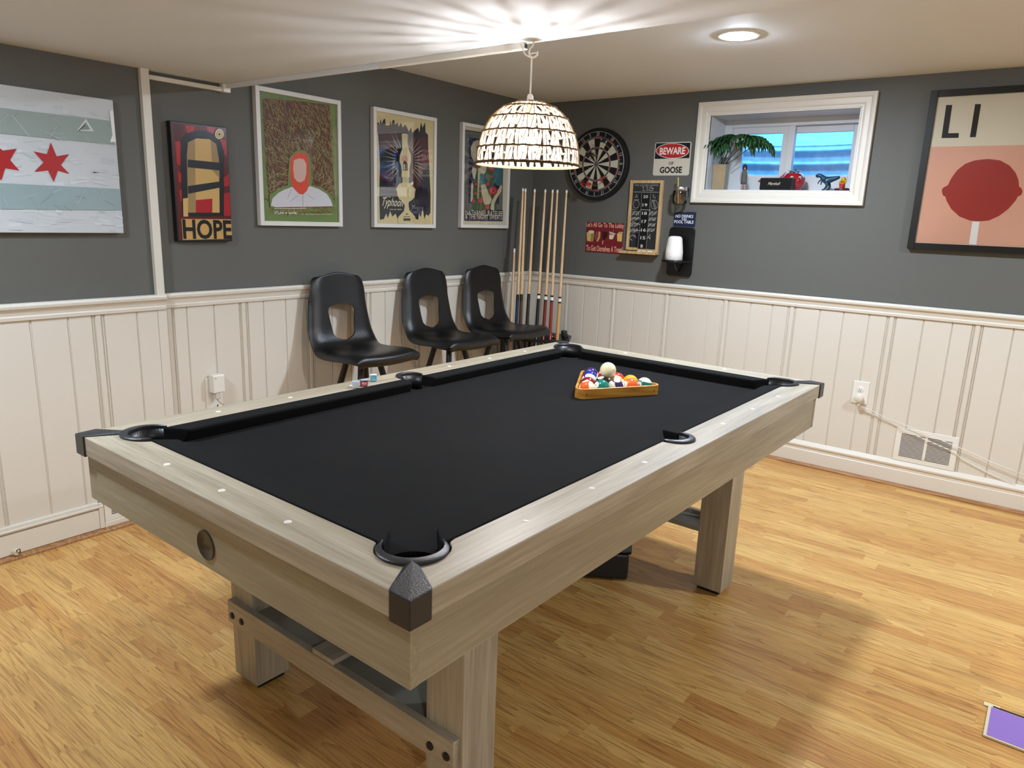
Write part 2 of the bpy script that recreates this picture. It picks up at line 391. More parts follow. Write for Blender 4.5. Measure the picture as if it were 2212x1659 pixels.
  ('l','4c3a22',0.0028,[(-1.8952,1.3729),(-1.8906,1.3725)]),
  ('l','4c3a22',0.0028,[(-1.8883,1.373),(-1.8837,1.3727)]),
  ('l','4c3a22',0.0028,[(-1.8814,1.3732),(-1.8768,1.3729)]),
  ('l','4c3a22',0.0028,[(-1.8676,1.3736),(-1.8629,1.3733)]),
  ('l','4c3a22',0.0028,[(-1.8606,1.3738),(-1.856,1.3734)]),
  ('l','4c3a22',0.0028,[(-1.8536,1.374),(-1.849,1.3736)]),
  ('l','4c3a22',0.0028,[(-1.8466,1.3741),(-1.842,1.3738)]),
  ('l','4c3a22',0.0028,[(-1.8326,1.3745),(-1.8279,1.3742)]),
  ('l','d8dcc0',0.002,[(-2.0266,1.3575),(-2.0228,1.3572)]),
  ('l','d8dcc0',0.002,[(-2.0212,1.3576),(-2.0174,1.3573)]),
  ('l','d8dcc0',0.002,[(-2.0157,1.3578),(-2.0119,1.3574)]),
  ('l','d8dcc0',0.002,[(-2.0048,1.358),(-2.001,1.3577)]),
  ('l','d8dcc0',0.002,[(-1.9993,1.3582),(-1.9955,1.3578)]),
  ('l','d8dcc0',0.002,[(-1.9938,1.3583),(-1.99,1.3579)]),
  ('l','d8dcc0',0.002,[(-1.9883,1.3584),(-1.9845,1.3581)]),
  ('l','d8dcc0',0.002,[(-1.9828,1.3586),(-1.9789,1.3582)]),
  ('l','d8dcc0',0.002,[(-1.9717,1.3588),(-1.9678,1.3585)]),
  ('l','d8dcc0',0.002,[(-1.9662,1.359),(-1.9623,1.3586)]),
  ('l','d8dcc0',0.002,[(-1.9606,1.3591),(-1.9567,1.3587)]),
  ('l','d8dcc0',0.002,[(-1.955,1.3592),(-1.9511,1.3589)]),
  ('l','d8dcc0',0.002,[(-1.9494,1.3594),(-1.9455,1.359)]),
  ('l','d8dcc0',0.002,[(-1.9382,1.3596),(-1.9342,1.3593)]),
  ('l','d8dcc0',0.002,[(-1.9325,1.3598),(-1.9286,1.3594)]),
  ('l','d8dcc0',0.002,[(-1.9269,1.3599),(-1.9229,1.3595)]),
  ('l','d8dcc0',0.002,[(-1.9212,1.36),(-1.9173,1.3597)]),
  ('l','d8dcc0',0.002,[(-1.9155,1.3602),(-1.9116,1.3598)]),
  ('l','d8dcc0',0.002,[(-1.9041,1.3604),(-1.9002,1.3601)]),
  ('l','d8dcc0',0.002,[(-1.8984,1.3606),(-1.8944,1.3602)]),
  ('l','d8dcc0',0.002,[(-1.8927,1.3607),(-1.8887,1.3603)]),
  ('l','d8dcc0',0.002,[(-1.887,1.3608),(-1.8829,1.3605)]),
  ('l','d8dcc0',0.002,[(-1.8812,1.361),(-1.8772,1.3606)]),
  ('l','d8dcc0',0.002,[(-1.8696,1.3613),(-1.8656,1.3609)]),
  ('l','d8dcc0',0.002,[(-1.8638,1.3614),(-1.8598,1.361)]),
  ('l','d8dcc0',0.002,[(-1.858,1.3615),(-1.854,1.3612)]),
  ('l','d8dcc0',0.002,[(-1.8522,1.3617),(-1.8481,1.3613)]),
  ('l','d8dcc0',0.002,[(-1.8464,1.3618),(-1.8423,1.3615)]),
  ('l','d8dcc0',0.002,[(-1.8346,1.3621),(-1.8305,1.3617)]),
 ],
 'typh':[
  ('p','26232f',[(-1.5011,1.8604),(-1.4897,1.8629),(-1.484,1.8522),(-1.4752,1.8838),(-1.4684,1.856),(-1.455,1.8821),(-1.4416,1.8878),(-1.4377,1.8534),(-1.4112,1.8564),(-1.4023,1.8823),(-1.3964,1.8581),(-1.3845,1.8885),(-1.3725,1.8891),(-1.3684,1.8655),(-1.3455,1.8798),(-1.3394,1.8563),(-1.3212,1.8827),(-1.3089,1.8555),(-1.2905,1.8745),(-1.2749,1.8635),(-1.2592,1.8398),(-1.2405,1.8653),(-1.2327,1.8341),(-1.2087,1.8538),(-1.1833,1.8696),(-1.1734,1.8447),(-1.1611,1.9045),(-1.1477,1.8736),(-1.1266,1.9072),(-1.1212,1.8503),(-1.1012,1.8393),(-1.0981,1.7601),(-1.0888,1.6717),(-1.082,1.582),(-1.0738,1.4913),(-1.0743,1.39),(-1.0911,1.3711),(-1.1116,1.3798),(-1.1247,1.3519),(-1.1422,1.4111),(-1.1584,1.3604),(-1.1719,1.3875),(-1.1781,1.3463),(-1.1979,1.3505),(-1.3512,1.352),(-1.3636,1.3782),(-1.3882,1.3601),(-1.4065,1.3902),(-1.4247,1.3506),(-1.4367,1.3764),(-1.4548,1.3456),(-1.4846,1.3408),(-1.4895,1.4733),(-1.4825,1.6421),(-1.4931,1.7858),(-1.5015,1.8136)]),
  ('p','4a2226',[(-1.4728,1.8044),(-1.3393,1.8185),(-1.3514,1.7201),(-1.3758,1.5646),(-1.4714,1.5589)]),
  ('p','26232f',[(-1.4733,1.726),(-1.3514,1.7116),(-1.3636,1.6083),(-1.474,1.6092)]),
  ('p','4a2226',[(-1.2401,1.8032),(-1.111,1.8295),(-1.1004,1.7776),(-1.1088,1.6702),(-1.1733,1.5229),(-1.232,1.551),(-1.2391,1.6604)]),
  ('p','2b3f86',[(-1.3847,1.7172),(-1.3392,1.7233),(-1.3362,1.7129),(-1.3514,1.6946),(-1.3575,1.6558),(-1.3453,1.6224),(-1.3757,1.6288),(-1.3817,1.6667),(-1.3696,1.6867)]),
  ('p','1c1a24',[(-1.2214,1.6836),(-1.2224,1.6702),(-1.2256,1.6571),(-1.2307,1.6446),(-1.2378,1.6332),(-1.2466,1.6231),(-1.2567,1.6148),(-1.2678,1.6084),(-1.2797,1.6042),(-1.2919,1.6022),(-1.3041,1.6026),(-1.3158,1.6052),(-1.3268,1.6101),(-1.3366,1.6169),(-1.3451,1.6256),(-1.352,1.6358),(-1.357,1.6473),(-1.3601,1.6597),(-1.3611,1.6725),(-1.3601,1.6855),(-1.357,1.6983),(-1.352,1.7105),(-1.3452,1.7217),(-1.3368,1.7316),(-1.327,1.74),(-1.3161,1.7464),(-1.3045,1.7509),(-1.2925,1.7531),(-1.2804,1.7531),(-1.2686,1.7508),(-1.2574,1.7463),(-1.2473,1.7397),(-1.2385,1.7311),(-1.2313,1.7209),(-1.2259,1.7093),(-1.2226,1.6968)]),
  ('p','d9cdb4',[(-1.4113,1.8316),(-1.3414,1.7406),(-1.3371,1.7425)]),
  ('p','d9cdb4',[(-1.3965,1.8124),(-1.3537,1.732),(-1.3492,1.7336)]),
  ('p','d9cdb4',[(-1.3768,1.8375),(-1.3275,1.7484),(-1.3229,1.7501)]),
  ('p','d9cdb4',[(-1.463,1.7869),(-1.3501,1.719),(-1.3467,1.7217)]),
  ('p','d9cdb4',[(-1.4731,1.7508),(-1.3648,1.7132),(-1.3623,1.7164)]),
  ('p','d9cdb4',[(-1.4733,1.7198),(-1.3694,1.6958),(-1.3675,1.6991)]),
  ('p','d9cdb4',[(-1.4735,1.6886),(-1.3701,1.6808),(-1.3692,1.6842)]),
  ('p','d9cdb4',[(-1.4737,1.6586),(-1.3696,1.6672),(-1.3697,1.6706)]),
  ('p','d9cdb4',[(-1.4651,1.6245),(-1.3676,1.6547),(-1.3693,1.6577)]),
  ('p','d9cdb4',[(-1.4595,1.5913),(-1.361,1.6421),(-1.3637,1.6448)]),
  ('p','d9cdb4',[(-1.4418,1.5712),(-1.3528,1.6304),(-1.3561,1.6328)]),
  ('p','d9cdb4',[(-1.4121,1.5453),(-1.3432,1.6207),(-1.3473,1.6223)]),
  ('p','d9cdb4',[(-1.2307,1.8128),(-1.2611,1.7523),(-1.2563,1.7516)]),
  ('p','d9cdb4',[(-1.1926,1.834),(-1.2484,1.745),(-1.2437,1.744)]),
  ('p','d9cdb4',[(-1.1633,1.811),(-1.2385,1.7367),(-1.2344,1.735)]),
  ('p','d9cdb4',[(-1.1466,1.7799),(-1.2298,1.7256),(-1.2264,1.7233)]),
  ('p','d9cdb4',[(-1.12,1.7603),(-1.2217,1.7134),(-1.2191,1.7106)]),
  ('p','d9cdb4',[(-1.1163,1.7284),(-1.2159,1.7019),(-1.2144,1.6986)]),
  ('p','d9cdb4',[(-1.1092,1.6961),(-1.2138,1.6881),(-1.2137,1.6846)]),
  ('p','d9cdb4',[(-1.1088,1.668),(-1.2132,1.675),(-1.2141,1.6715)]),
  ('p','d9cdb4',[(-1.1117,1.6364),(-1.2125,1.6605),(-1.2145,1.6571)]),
  ('p','d9cdb4',[(-1.138,1.6078),(-1.217,1.6481),(-1.2202,1.6451)]),
  ('p','d9cdb4',[(-1.1342,1.5722),(-1.223,1.6356),(-1.2268,1.633)]),
  ('p','d9cdb4',[(-1.1572,1.5574),(-1.2317,1.6248),(-1.2358,1.6224)]),
  ('p','e3d19c',[(-1.3192,1.8215),(-1.2952,1.8265),(-1.2716,1.8248),(-1.2714,1.7787),(-1.2637,1.7451),(-1.2458,1.7121),(-1.2443,1.6774),(-1.2549,1.6461),(-1.2567,1.6242),(-1.2546,1.5871),(-1.2641,1.5865),(-1.2627,1.5537),(-1.2384,1.5529),(-1.2255,1.5359),(-1.2046,1.5214),(-1.2123,1.5032),(-1.2153,1.474),(-1.2378,1.4575),(-1.2602,1.4477),(-1.2633,1.4298),(-1.2554,1.3988),(-1.2308,1.3815),(-1.2079,1.3639),(-1.2011,1.3414),(-1.1964,1.3232),(-1.345,1.3211),(-1.3481,1.3565),(-1.3263,1.3747),(-1.3012,1.3931),(-1.2938,1.4243),(-1.3077,1.446),(-1.3389,1.4601),(-1.3513,1.4793),(-1.3562,1.5051),(-1.3636,1.5135),(-1.3483,1.5359),(-1.3359,1.5474),(-1.3142,1.5508),(-1.3112,1.5858),(-1.3205,1.5852),(-1.3175,1.62),(-1.3237,1.6454),(-1.3361,1.6702),(-1.3331,1.7047),(-1.3147,1.7404),(-1.316,1.7743)]),
  ('p','e3a27c',[(-1.3207,1.68),(-1.3146,1.6977),(-1.2898,1.7062),(-1.271,1.7013),(-1.2678,1.6799),(-1.2834,1.6614),(-1.3021,1.6686)]),
  ('p','2a2622',[(-1.3071,1.6639),(-1.2959,1.6798),(-1.274,1.6621),(-1.2694,1.6233),(-1.3082,1.6215)]),
  ('p','d9d0b0',[(-1.3039,1.6555),(-1.2927,1.6607),(-1.2926,1.6261),(-1.3038,1.6261)]),
  ('p','9a927c',[(-1.2865,1.6568),(-1.2783,1.6574),(-1.2769,1.6272),(-1.2851,1.6266)]),
  ('p','e9ddb8',[(-1.2417,1.5593),(-1.2257,1.5646),(-1.2255,1.5461),(-1.2512,1.55)]),
  ('p','c9bd92',[(-1.3143,1.5847),(-1.2628,1.5866),(-1.2627,1.5581),(-1.3111,1.5554)]),
  ('t','f1e6c6','Typhoon',[-1.4753,1.4034,-1.3077,1.4658],0.008,0.35),
  ('l','cfc3a4',0.004,[(-1.4137,1.4),(-1.386,1.4008)]),
  ('l','cfc3a4',0.004,[(-1.3804,1.401),(-1.3626,1.4015)]),
  ('l','cfc3a4',0.004,[(-1.3561,1.4017),(-1.3201,1.4027)]),
  ('l','cfc3a4',0.004,[(-1.4512,1.4672),(-1.4378,1.4678)]),
  ('l','cfc3a4',0.004,[(-1.4351,1.4679),(-1.4266,1.4683)]),
  ('l','cfc3a4',0.004,[(-1.4234,1.4684),(-1.4063,1.4691)]),
  ('l','4a4436',0.004,[(-1.303,1.3619),(-1.2882,1.3622)]),
  ('l','4a4436',0.004,[(-1.2852,1.3623),(-1.2758,1.3625)]),
  ('l','4a4436',0.004,[(-1.2723,1.3626),(-1.2533,1.363)]),
  ('l','4a4436',0.006,[(-1.2872,1.377),(-1.2707,1.3774)]),
  ('l','4a4436',0.008,[(-1.3049,1.3485),(-1.25,1.3495)]),
  ('l','4a4436',0.006,[(-1.3049,1.3418),(-1.25,1.3428)]),
  ('p','efe6c8',[(-1.2471,1.399),(-1.2407,1.4019),(-1.2419,1.3956)]),
  ('p','efe6c8',[(-1.2375,1.4128),(-1.2311,1.4156),(-1.2323,1.4093)]),
  ('p','efe6c8',[(-1.2298,1.422),(-1.2233,1.4249),(-1.2246,1.4185)]),
  ('p','efe6c8',[(-1.2195,1.429),(-1.213,1.4319),(-1.2143,1.4256)]),
  ('p','efe6c8',[(-1.2389,1.427),(-1.2324,1.4299),(-1.2337,1.4236)]),
 ],
 'rate':[
  ('p','15161d',[(-0.7703,1.9045),(-0.3784,1.9092),(-0.3634,1.3506),(-0.7603,1.3484)]),
  ('p','6b6c66',[(-0.7662,1.8992),(-0.3834,1.9043),(-0.3698,1.4273),(-0.7571,1.4184)]),
  ('p','1c2440',[(-0.7302,1.8663),(-0.4235,1.8671),(-0.4056,1.4654),(-0.7215,1.461)]),
  ('dots',),
  ('p','b9b09a',[(-0.6885,1.8411),(-0.6476,1.8536),(-0.6053,1.8449),(-0.5823,1.8041),(-0.5943,1.7511),(-0.6422,1.717),(-0.677,1.7186),(-0.7057,1.7505),(-0.7128,1.7965)]),
  ('p','3c5e36',[(-0.6488,1.7079),(-0.6142,1.7192),(-0.4699,1.7259),(-0.4376,1.6747),(-0.4703,1.5829),(-0.425,1.428),(-0.6868,1.4204),(-0.6768,1.5283),(-0.6592,1.6163)]),
  ('p','3f6f7b',[(-0.4547,1.7182),(-0.3797,1.7238),(-0.3772,1.6062),(-0.4253,1.5808),(-0.4638,1.6013),(-0.4736,1.65)]),
  ('p','cfc3a2',[(-0.6231,1.6795),(-0.5855,1.7127),(-0.5462,1.7157),(-0.5548,1.6667),(-0.5825,1.6429),(-0.618,1.6407)]),
  ('p','cfc3a2',[(-0.6049,1.5801),(-0.5585,1.5871),(-0.5194,1.5266),(-0.4846,1.4921),(-0.5018,1.4643),(-0.5452,1.4493),(-0.5678,1.4665),(-0.5918,1.5234)]),
  ('p','3f7f8c',[(-0.6215,1.6404),(-0.6043,1.6525),(-0.5757,1.65),(-0.5551,1.5917),(-0.6012,1.5759),(-0.6129,1.6016)]),
  ('p','cfc3a2',[(-0.4848,1.4195),(-0.4966,1.4328),(-0.4876,1.4784),(-0.4523,1.5206),(-0.4203,1.5584),(-0.3917,1.5917),(-0.3782,1.5833),(-0.3857,1.551),(-0.4289,1.5034),(-0.4571,1.4659),(-0.4564,1.4202)]),
  ('p','cfc3a2',[(-0.6929,1.6831),(-0.6691,1.6935),(-0.6476,1.6777),(-0.6599,1.6336),(-0.6673,1.6071),(-0.6876,1.6319),(-0.6968,1.6571)]),
  ('p','cfc3a2',[(-0.7038,1.4682),(-0.7006,1.5706),(-0.6896,1.5928),(-0.6797,1.5673),(-0.6801,1.4668)]),
  ('p','cfc3a2',[(-0.6368,1.4905),(-0.6337,1.6787),(-0.6235,1.6881),(-0.6185,1.6188),(-0.6247,1.491)]),
  ('p','a93340',[(-0.4668,1.6928),(-0.4694,1.6837),(-0.4777,1.6759),(-0.4899,1.6711),(-0.5036,1.6702),(-0.5161,1.6733),(-0.5249,1.6798),(-0.5283,1.6884),(-0.5257,1.6974),(-0.5175,1.7051),(-0.5055,1.7099),(-0.4918,1.711),(-0.4792,1.7079),(-0.4703,1.7015)]),
  ('p','d0606a',[(-0.4792,1.6919),(-0.4824,1.6849),(-0.4915,1.68),(-0.5029,1.6793),(-0.5123,1.6828),(-0.5161,1.6893),(-0.5129,1.6963),(-0.5039,1.7011),(-0.4925,1.7019),(-0.4831,1.6984)]),
  ('p','a93340',[(-0.4869,1.6914),(-0.4898,1.6864),(-0.4974,1.6839),(-0.5051,1.6853),(-0.5084,1.6898),(-0.5055,1.6948),(-0.498,1.6973),(-0.4903,1.6959)]),
  ('p','a93340',[(-0.6341,1.5829),(-0.6355,1.5778),(-0.6401,1.5735),(-0.6467,1.571),(-0.6542,1.5706),(-0.661,1.5724),(-0.6658,1.5762),(-0.6677,1.581),(-0.6662,1.5861),(-0.6617,1.5904),(-0.6551,1.593),(-0.6476,1.5934),(-0.6408,1.5915),(-0.6359,1.5878)]),
  ('p','d0606a',[(-0.6408,1.5825),(-0.6426,1.5786),(-0.6475,1.576),(-0.6538,1.5756),(-0.6589,1.5777),(-0.661,1.5814),(-0.6592,1.5853),(-0.6543,1.588),(-0.648,1.5883),(-0.6429,1.5862)]),
  ('p','a93340',[(-0.645,1.5823),(-0.6466,1.5795),(-0.6508,1.5782),(-0.655,1.5791),(-0.6568,1.5816),(-0.6552,1.5844),(-0.6511,1.5857),(-0.6468,1.5849)]),
  ('p','a93340',[(-0.5099,1.592),(-0.512,1.5851),(-0.5182,1.5793),(-0.5274,1.5757),(-0.5378,1.5752),(-0.5472,1.5777),(-0.5539,1.5828),(-0.5565,1.5894),(-0.5545,1.5963),(-0.5483,1.6021),(-0.5392,1.6056),(-0.5288,1.6062),(-0.5193,1.6037),(-0.5126,1.5986)]),
  ('p','d0606a',[(-0.5193,1.5915),(-0.5217,1.5861),(-0.5286,1.5825),(-0.5372,1.5821),(-0.5443,1.5849),(-0.5472,1.5899),(-0.5448,1.5952),(-0.538,1.5988),(-0.5294,1.5993),(-0.5222,1.5965)]),
  ('p','a93340',[(-0.5251,1.5911),(-0.5274,1.5874),(-0.5331,1.5856),(-0.5389,1.5868),(-0.5414,1.5902),(-0.5392,1.594),(-0.5335,1.5958),(-0.5277,1.5946)]),
  ('p','a93340',[(-0.4283,1.5512),(-0.4322,1.5376),(-0.4446,1.5262),(-0.4629,1.5195),(-0.4834,1.5186),(-0.5021,1.5237),(-0.5152,1.5337),(-0.5203,1.5468),(-0.5164,1.5602),(-0.5043,1.5714),(-0.4863,1.5783),(-0.4658,1.5794),(-0.447,1.5744),(-0.4336,1.5644)]),
  ('p','d0606a',[(-0.4469,1.5503),(-0.4517,1.5399),(-0.4653,1.5329),(-0.4824,1.5321),(-0.4964,1.5378),(-0.5021,1.5476),(-0.4974,1.558),(-0.484,1.565),(-0.4669,1.5658),(-0.4527,1.5602)]),
  ('p','a93340',[(-0.4585,1.5497),(-0.4629,1.5424),(-0.4742,1.5389),(-0.4857,1.5413),(-0.4907,1.5482),(-0.4864,1.5555),(-0.4751,1.559),(-0.4636,1.5566)]),
  ('p','a93340',[(-0.6452,1.5254),(-0.6464,1.5211),(-0.6502,1.5176),(-0.6557,1.5155),(-0.662,1.5152),(-0.6676,1.5168),(-0.6716,1.52),(-0.6732,1.5241),(-0.672,1.5283),(-0.6682,1.5318),(-0.6627,1.5339),(-0.6565,1.5342),(-0.6508,1.5326),(-0.6467,1.5295)]),
  ('p','d0606a',[(-0.6508,1.5251),(-0.6523,1.5218),(-0.6564,1.5197),(-0.6616,1.5194),(-0.6659,1.5212),(-0.6676,1.5243),(-0.6661,1.5276),(-0.662,1.5297),(-0.6568,1.53),(-0.6525,1.5282)]),
  ('p','a93340',[(-0.6543,1.5249),(-0.6557,1.5226),(-0.6591,1.5216),(-0.6626,1.5223),(-0.6641,1.5245),(-0.6628,1.5268),(-0.6593,1.5279),(-0.6558,1.5271)]),
  ('p','a93340',[(-0.6566,1.4743),(-0.6582,1.4688),(-0.6631,1.4642),(-0.6703,1.4615),(-0.6784,1.4612),(-0.6857,1.4634),(-0.6909,1.4676),(-0.6929,1.4729),(-0.6913,1.4784),(-0.6864,1.483),(-0.6793,1.4857),(-0.6712,1.486),(-0.6638,1.4839),(-0.6586,1.4797)]),
  ('p','d0606a',[(-0.6639,1.474),(-0.6658,1.4698),(-0.6712,1.467),(-0.6779,1.4668),(-0.6834,1.4691),(-0.6857,1.4732),(-0.6837,1.4774),(-0.6784,1.4802),(-0.6717,1.4805),(-0.6661,1.4781)]),
  ('p','a93340',[(-0.6684,1.4739),(-0.6702,1.4709),(-0.6746,1.4695),(-0.6792,1.4705),(-0.6811,1.4734),(-0.6794,1.4763),(-0.6749,1.4777),(-0.6704,1.4767)]),
  ('p','a93340',[(-0.5793,1.4817),(-0.5818,1.4731),(-0.5894,1.466),(-0.6008,1.4618),(-0.6135,1.4613),(-0.6251,1.4647),(-0.6332,1.4712),(-0.6363,1.4795),(-0.6339,1.488),(-0.6263,1.4951),(-0.615,1.4993),(-0.6024,1.4998),(-0.5907,1.4965),(-0.5825,1.49)]),
  ('p','d0606a',[(-0.5908,1.4812),(-0.5938,1.4746),(-0.6022,1.4703),(-0.6128,1.4699),(-0.6215,1.4736),(-0.625,1.4799),(-0.622,1.4865),(-0.6136,1.4908),(-0.6031,1.4912),(-0.5943,1.4876)]),
  ('p','a93340',[(-0.5979,1.481),(-0.6007,1.4763),(-0.6077,1.4742),(-0.6148,1.4758),(-0.6179,1.4802),(-0.6152,1.4848),(-0.6082,1.4869),(-0.601,1.4854)]),
  ('p','a93340',[(-0.5089,1.4414),(-0.511,1.434),(-0.5177,1.4279),(-0.5276,1.4244),(-0.5387,1.4241),(-0.5487,1.427),(-0.5559,1.4327),(-0.5586,1.4399),(-0.5565,1.4472),(-0.5499,1.4533),(-0.5401,1.4569),(-0.529,1.4573),(-0.5189,1.4543),(-0.5117,1.4487)]),
  ('p','d0606a',[(-0.5189,1.4411),(-0.5215,1.4354),(-0.5288,1.4318),(-0.5381,1.4315),(-0.5457,1.4347),(-0.5487,1.4402),(-0.5462,1.4458),(-0.5389,1.4495),(-0.5296,1.4498),(-0.522,1.4466)]),
  ('p','a93340',[(-0.5251,1.4409),(-0.5275,1.437),(-0.5336,1.4351),(-0.5398,1.4366),(-0.5425,1.4404),(-0.5402,1.4444),(-0.5341,1.4462),(-0.5279,1.4448)]),
  ('p','a93340',[(-0.4783,1.6407),(-0.4795,1.6368),(-0.483,1.6335),(-0.4882,1.6315),(-0.4941,1.6311),(-0.4995,1.6325),(-0.5033,1.6353),(-0.5048,1.6391),(-0.5037,1.643),(-0.5002,1.6462),(-0.495,1.6483),(-0.4891,1.6487),(-0.4837,1.6473),(-0.4798,1.6445)]),
  ('p','d0606a',[(-0.4837,1.6404),(-0.485,1.6374),(-0.4889,1.6353),(-0.4938,1.635),(-0.4979,1.6366),(-0.4995,1.6394),(-0.4982,1.6424),(-0.4943,1.6445),(-0.4894,1.6448),(-0.4853,1.6432)]),
  ('p','a93340',[(-0.487,1.6402),(-0.4882,1.6381),(-0.4915,1.637),(-0.4948,1.6377),(-0.4962,1.6396),(-0.495,1.6417),(-0.4917,1.6428),(-0.4884,1.6421)]),
  ('p','a93340',[(-0.6011,1.5406),(-0.6022,1.5368),(-0.6057,1.5336),(-0.6107,1.5317),(-0.6164,1.5314),(-0.6216,1.5328),(-0.6253,1.5357),(-0.6267,1.5394),(-0.6256,1.5432),(-0.6222,1.5464),(-0.6171,1.5484),(-0.6114,1.5487),(-0.6062,1.5472),(-0.6025,1.5444)]),
  ('p','d0606a',[(-0.6062,1.5404),(-0.6076,1.5374),(-0.6114,1.5355),(-0.6161,1.5352),(-0.62,1.5368),(-0.6216,1.5397),(-0.6202,1.5426),(-0.6165,1.5446),(-0.6117,1.5448),(-0.6078,1.5432)]),
  ('p','a93340',[(-0.6094,1.5402),(-0.6107,1.5382),(-0.6138,1.5372),(-0.617,1.5379),(-0.6184,1.5398),(-0.6172,1.5419),(-0.614,1.5429),(-0.6108,1.5422)]),
  ('p','8e3440',[(-0.6385,1.6957),(-0.6414,1.6881),(-0.6499,1.6822),(-0.6617,1.6793),(-0.6735,1.6805),(-0.6823,1.6852),(-0.6857,1.6922),(-0.6828,1.6997),(-0.6745,1.7057),(-0.6628,1.7086),(-0.6509,1.7075),(-0.642,1.7028)]),
  ('p','101119',[(-0.7624,1.4161),(-0.3666,1.4251),(-0.3643,1.353),(-0.7603,1.3484)]),
  ('t','e8e2cf','NATHANIEL RATELIFF',[-0.756,1.3848,-0.3693,1.418],0.002,0),
  ('t','e8e2cf','& THE NIGHT SWEATS',[-0.7573,1.3616,-0.3694,1.3911],0.002,0),
  ('p','2c4a86',[(-0.7551,1.3595),(-0.371,1.3631),(-0.3707,1.3575),(-0.7549,1.3534)]),
 ],
 'lobby':[
  ('t','e0a890',"Let's All Go To The Lobby",[0.473,1.3265,0.7677,1.3676],0.02,0),
  ('t','e0a890','To Get Ourselves A Treat!',[0.4835,1.1746,0.7663,1.2134],0.02,0),
  ('p','c9b070',[(0.4795,1.2985),(0.5437,1.2918),(0.5342,1.2369),(0.4869,1.2403)]),
  ('p','d8c9a0',[(0.5407,1.3029),(0.5391,1.2985),(0.5341,1.2947),(0.5263,1.2919),(0.517,1.2907),(0.5076,1.2911),(0.4994,1.2932),(0.4938,1.2967),(0.4917,1.3009),(0.4932,1.3053),(0.4983,1.3092),(0.5061,1.3119),(0.5155,1.3131),(0.5249,1.3127),(0.533,1.3105),(0.5385,1.3071)]),
  ('p','8f8040',[(0.517,1.2907),(0.5437,1.2918),(0.532,1.2368),(0.5142,1.235)]),
  ('p','c99a70',[(0.5777,1.31),(0.5905,1.3012),(0.5896,1.2677),(0.5741,1.2389),(0.5617,1.242),(0.5739,1.2725),(0.574,1.3005)]),
  ('p','7c5148',[(0.5539,1.3035),(0.5713,1.3079),(0.5657,1.2628),(0.5535,1.2473),(0.5478,1.2657)]),
  ('p','3a120c',[(0.6063,1.3093),(0.6467,1.3072),(0.6437,1.2757),(0.6217,1.2486),(0.6051,1.2665)]),
  ('p','e8b8a0',[(0.6108,1.2481),(0.6174,1.2484),(0.6137,1.224),(0.6082,1.2237)]),
  ('p','dccfb8',[(0.6599,1.2893),(0.6987,1.2892),(0.692,1.2649),(0.6795,1.2588),(0.661,1.2616)]),
  ('p','c4b8a8',[(0.6583,1.3114),(0.7086,1.2988),(0.7029,1.2893),(0.6615,1.2968)]),
  ('l','c08080',0.003,[(0.6878,1.3053),(0.6896,1.3237)]),
  ('p','d2b866',[(0.7191,1.301),(0.7593,1.3009),(0.7593,1.2479),(0.7241,1.2499)]),
  ('p','c9a078',[(0.729,1.3106),(0.7637,1.312),(0.7634,1.3029),(0.7295,1.3033)]),
 ],
 'score':[
  ('t','9a9a94','THE SCORE KEEPER',[0.8266,1.6072,1.0015,1.6191],0,0),
  ('t','d8d8d4','20',[0.8967,1.5324,0.931,1.5509],0.012,0),
  ('t','d8d8d4','19',[0.8966,1.4798,0.9309,1.4987],0.012,0),
  ('t','d8d8d4','18',[0.8978,1.427,0.9323,1.4462],0.012,0),
  ('t','d8d8d4','17',[0.8994,1.3748,0.934,1.3943],0.012,0),
  ('t','d8d8d4','16',[0.8994,1.3206,0.934,1.3404],0.012,0),
  ('t','d8d8d4','15',[0.8994,1.2703,0.9341,1.2904],0.012,0),
  ('t','d8d8d4','B',[0.9048,1.2175,0.9219,1.2371],0.012,0),
  ('l','a9aaa6',0.003,[(0.8841,1.5987),(0.8882,1.6047),(0.8969,1.6007),(0.8962,1.5927),(0.8895,1.5794),(0.9065,1.5796)]),
  ('l','a9aaa6',0.003,[(0.9119,1.5968),(0.9195,1.6049),(0.9256,1.5969),(0.9218,1.5889),(0.9156,1.5808),(0.9315,1.5822)]),
  ('l','a9aaa6',0.003,[(0.9344,1.6009),(0.9479,1.603),(0.9646,1.5932),(0.9634,1.5812),(0.9455,1.5783),(0.9335,1.585),(0.9442,1.593),(0.9669,1.5932)]),
  ('l','a9aaa6',0.0025,[(0.826,1.57),(1.0073,1.5697)]),
  ('l','a9aaa6',0.0018,[(0.8837,1.5605),(0.8875,1.4776),(0.8886,1.3264),(0.8852,1.2102)]),
  ('l','a9aaa6',0.0018,[(0.9479,1.5611),(0.9501,1.4466),(0.9483,1.3083),(0.9462,1.2094)]),
  ('l','a9aaa6',0.003,[(0.8409,1.5316),(0.8496,1.5561),(0.858,1.5339)]),
  ('l','a9aaa6',0.002,[(0.8434,1.541),(0.8555,1.5411)]),
  ('l','a9aaa6',0.002,[(0.831,1.5213),(0.8712,1.5211)]),
  ('l','a9aaa6',0.003,[(0.9702,1.5554),(0.9694,1.5394),(0.983,1.5396),(0.9818,1.5276)]),
  ('l','a9aaa6',0.0025,[(0.9575,1.5192),(0.987,1.5189)]),
  ('l','a9aaa6',0.0025,[(0.8277,1.4927),(0.8332,1.5112),(0.8514,1.5184),(0.8683,1.5117),(0.8745,1.4936),(0.8692,1.4732),(0.851,1.4667),(0.835,1.4724),(0.8277,1.4927)]),
  ('l','a9aaa6',0.0025,[(0.9577,1.4911),(0.9607,1.5093),(0.9757,1.5195),(0.9941,1.5158),(1.0045,1.5),(1.0044,1.476),(0.9897,1.4629),(0.9687,1.4692),(0.9577,1.4911)]),
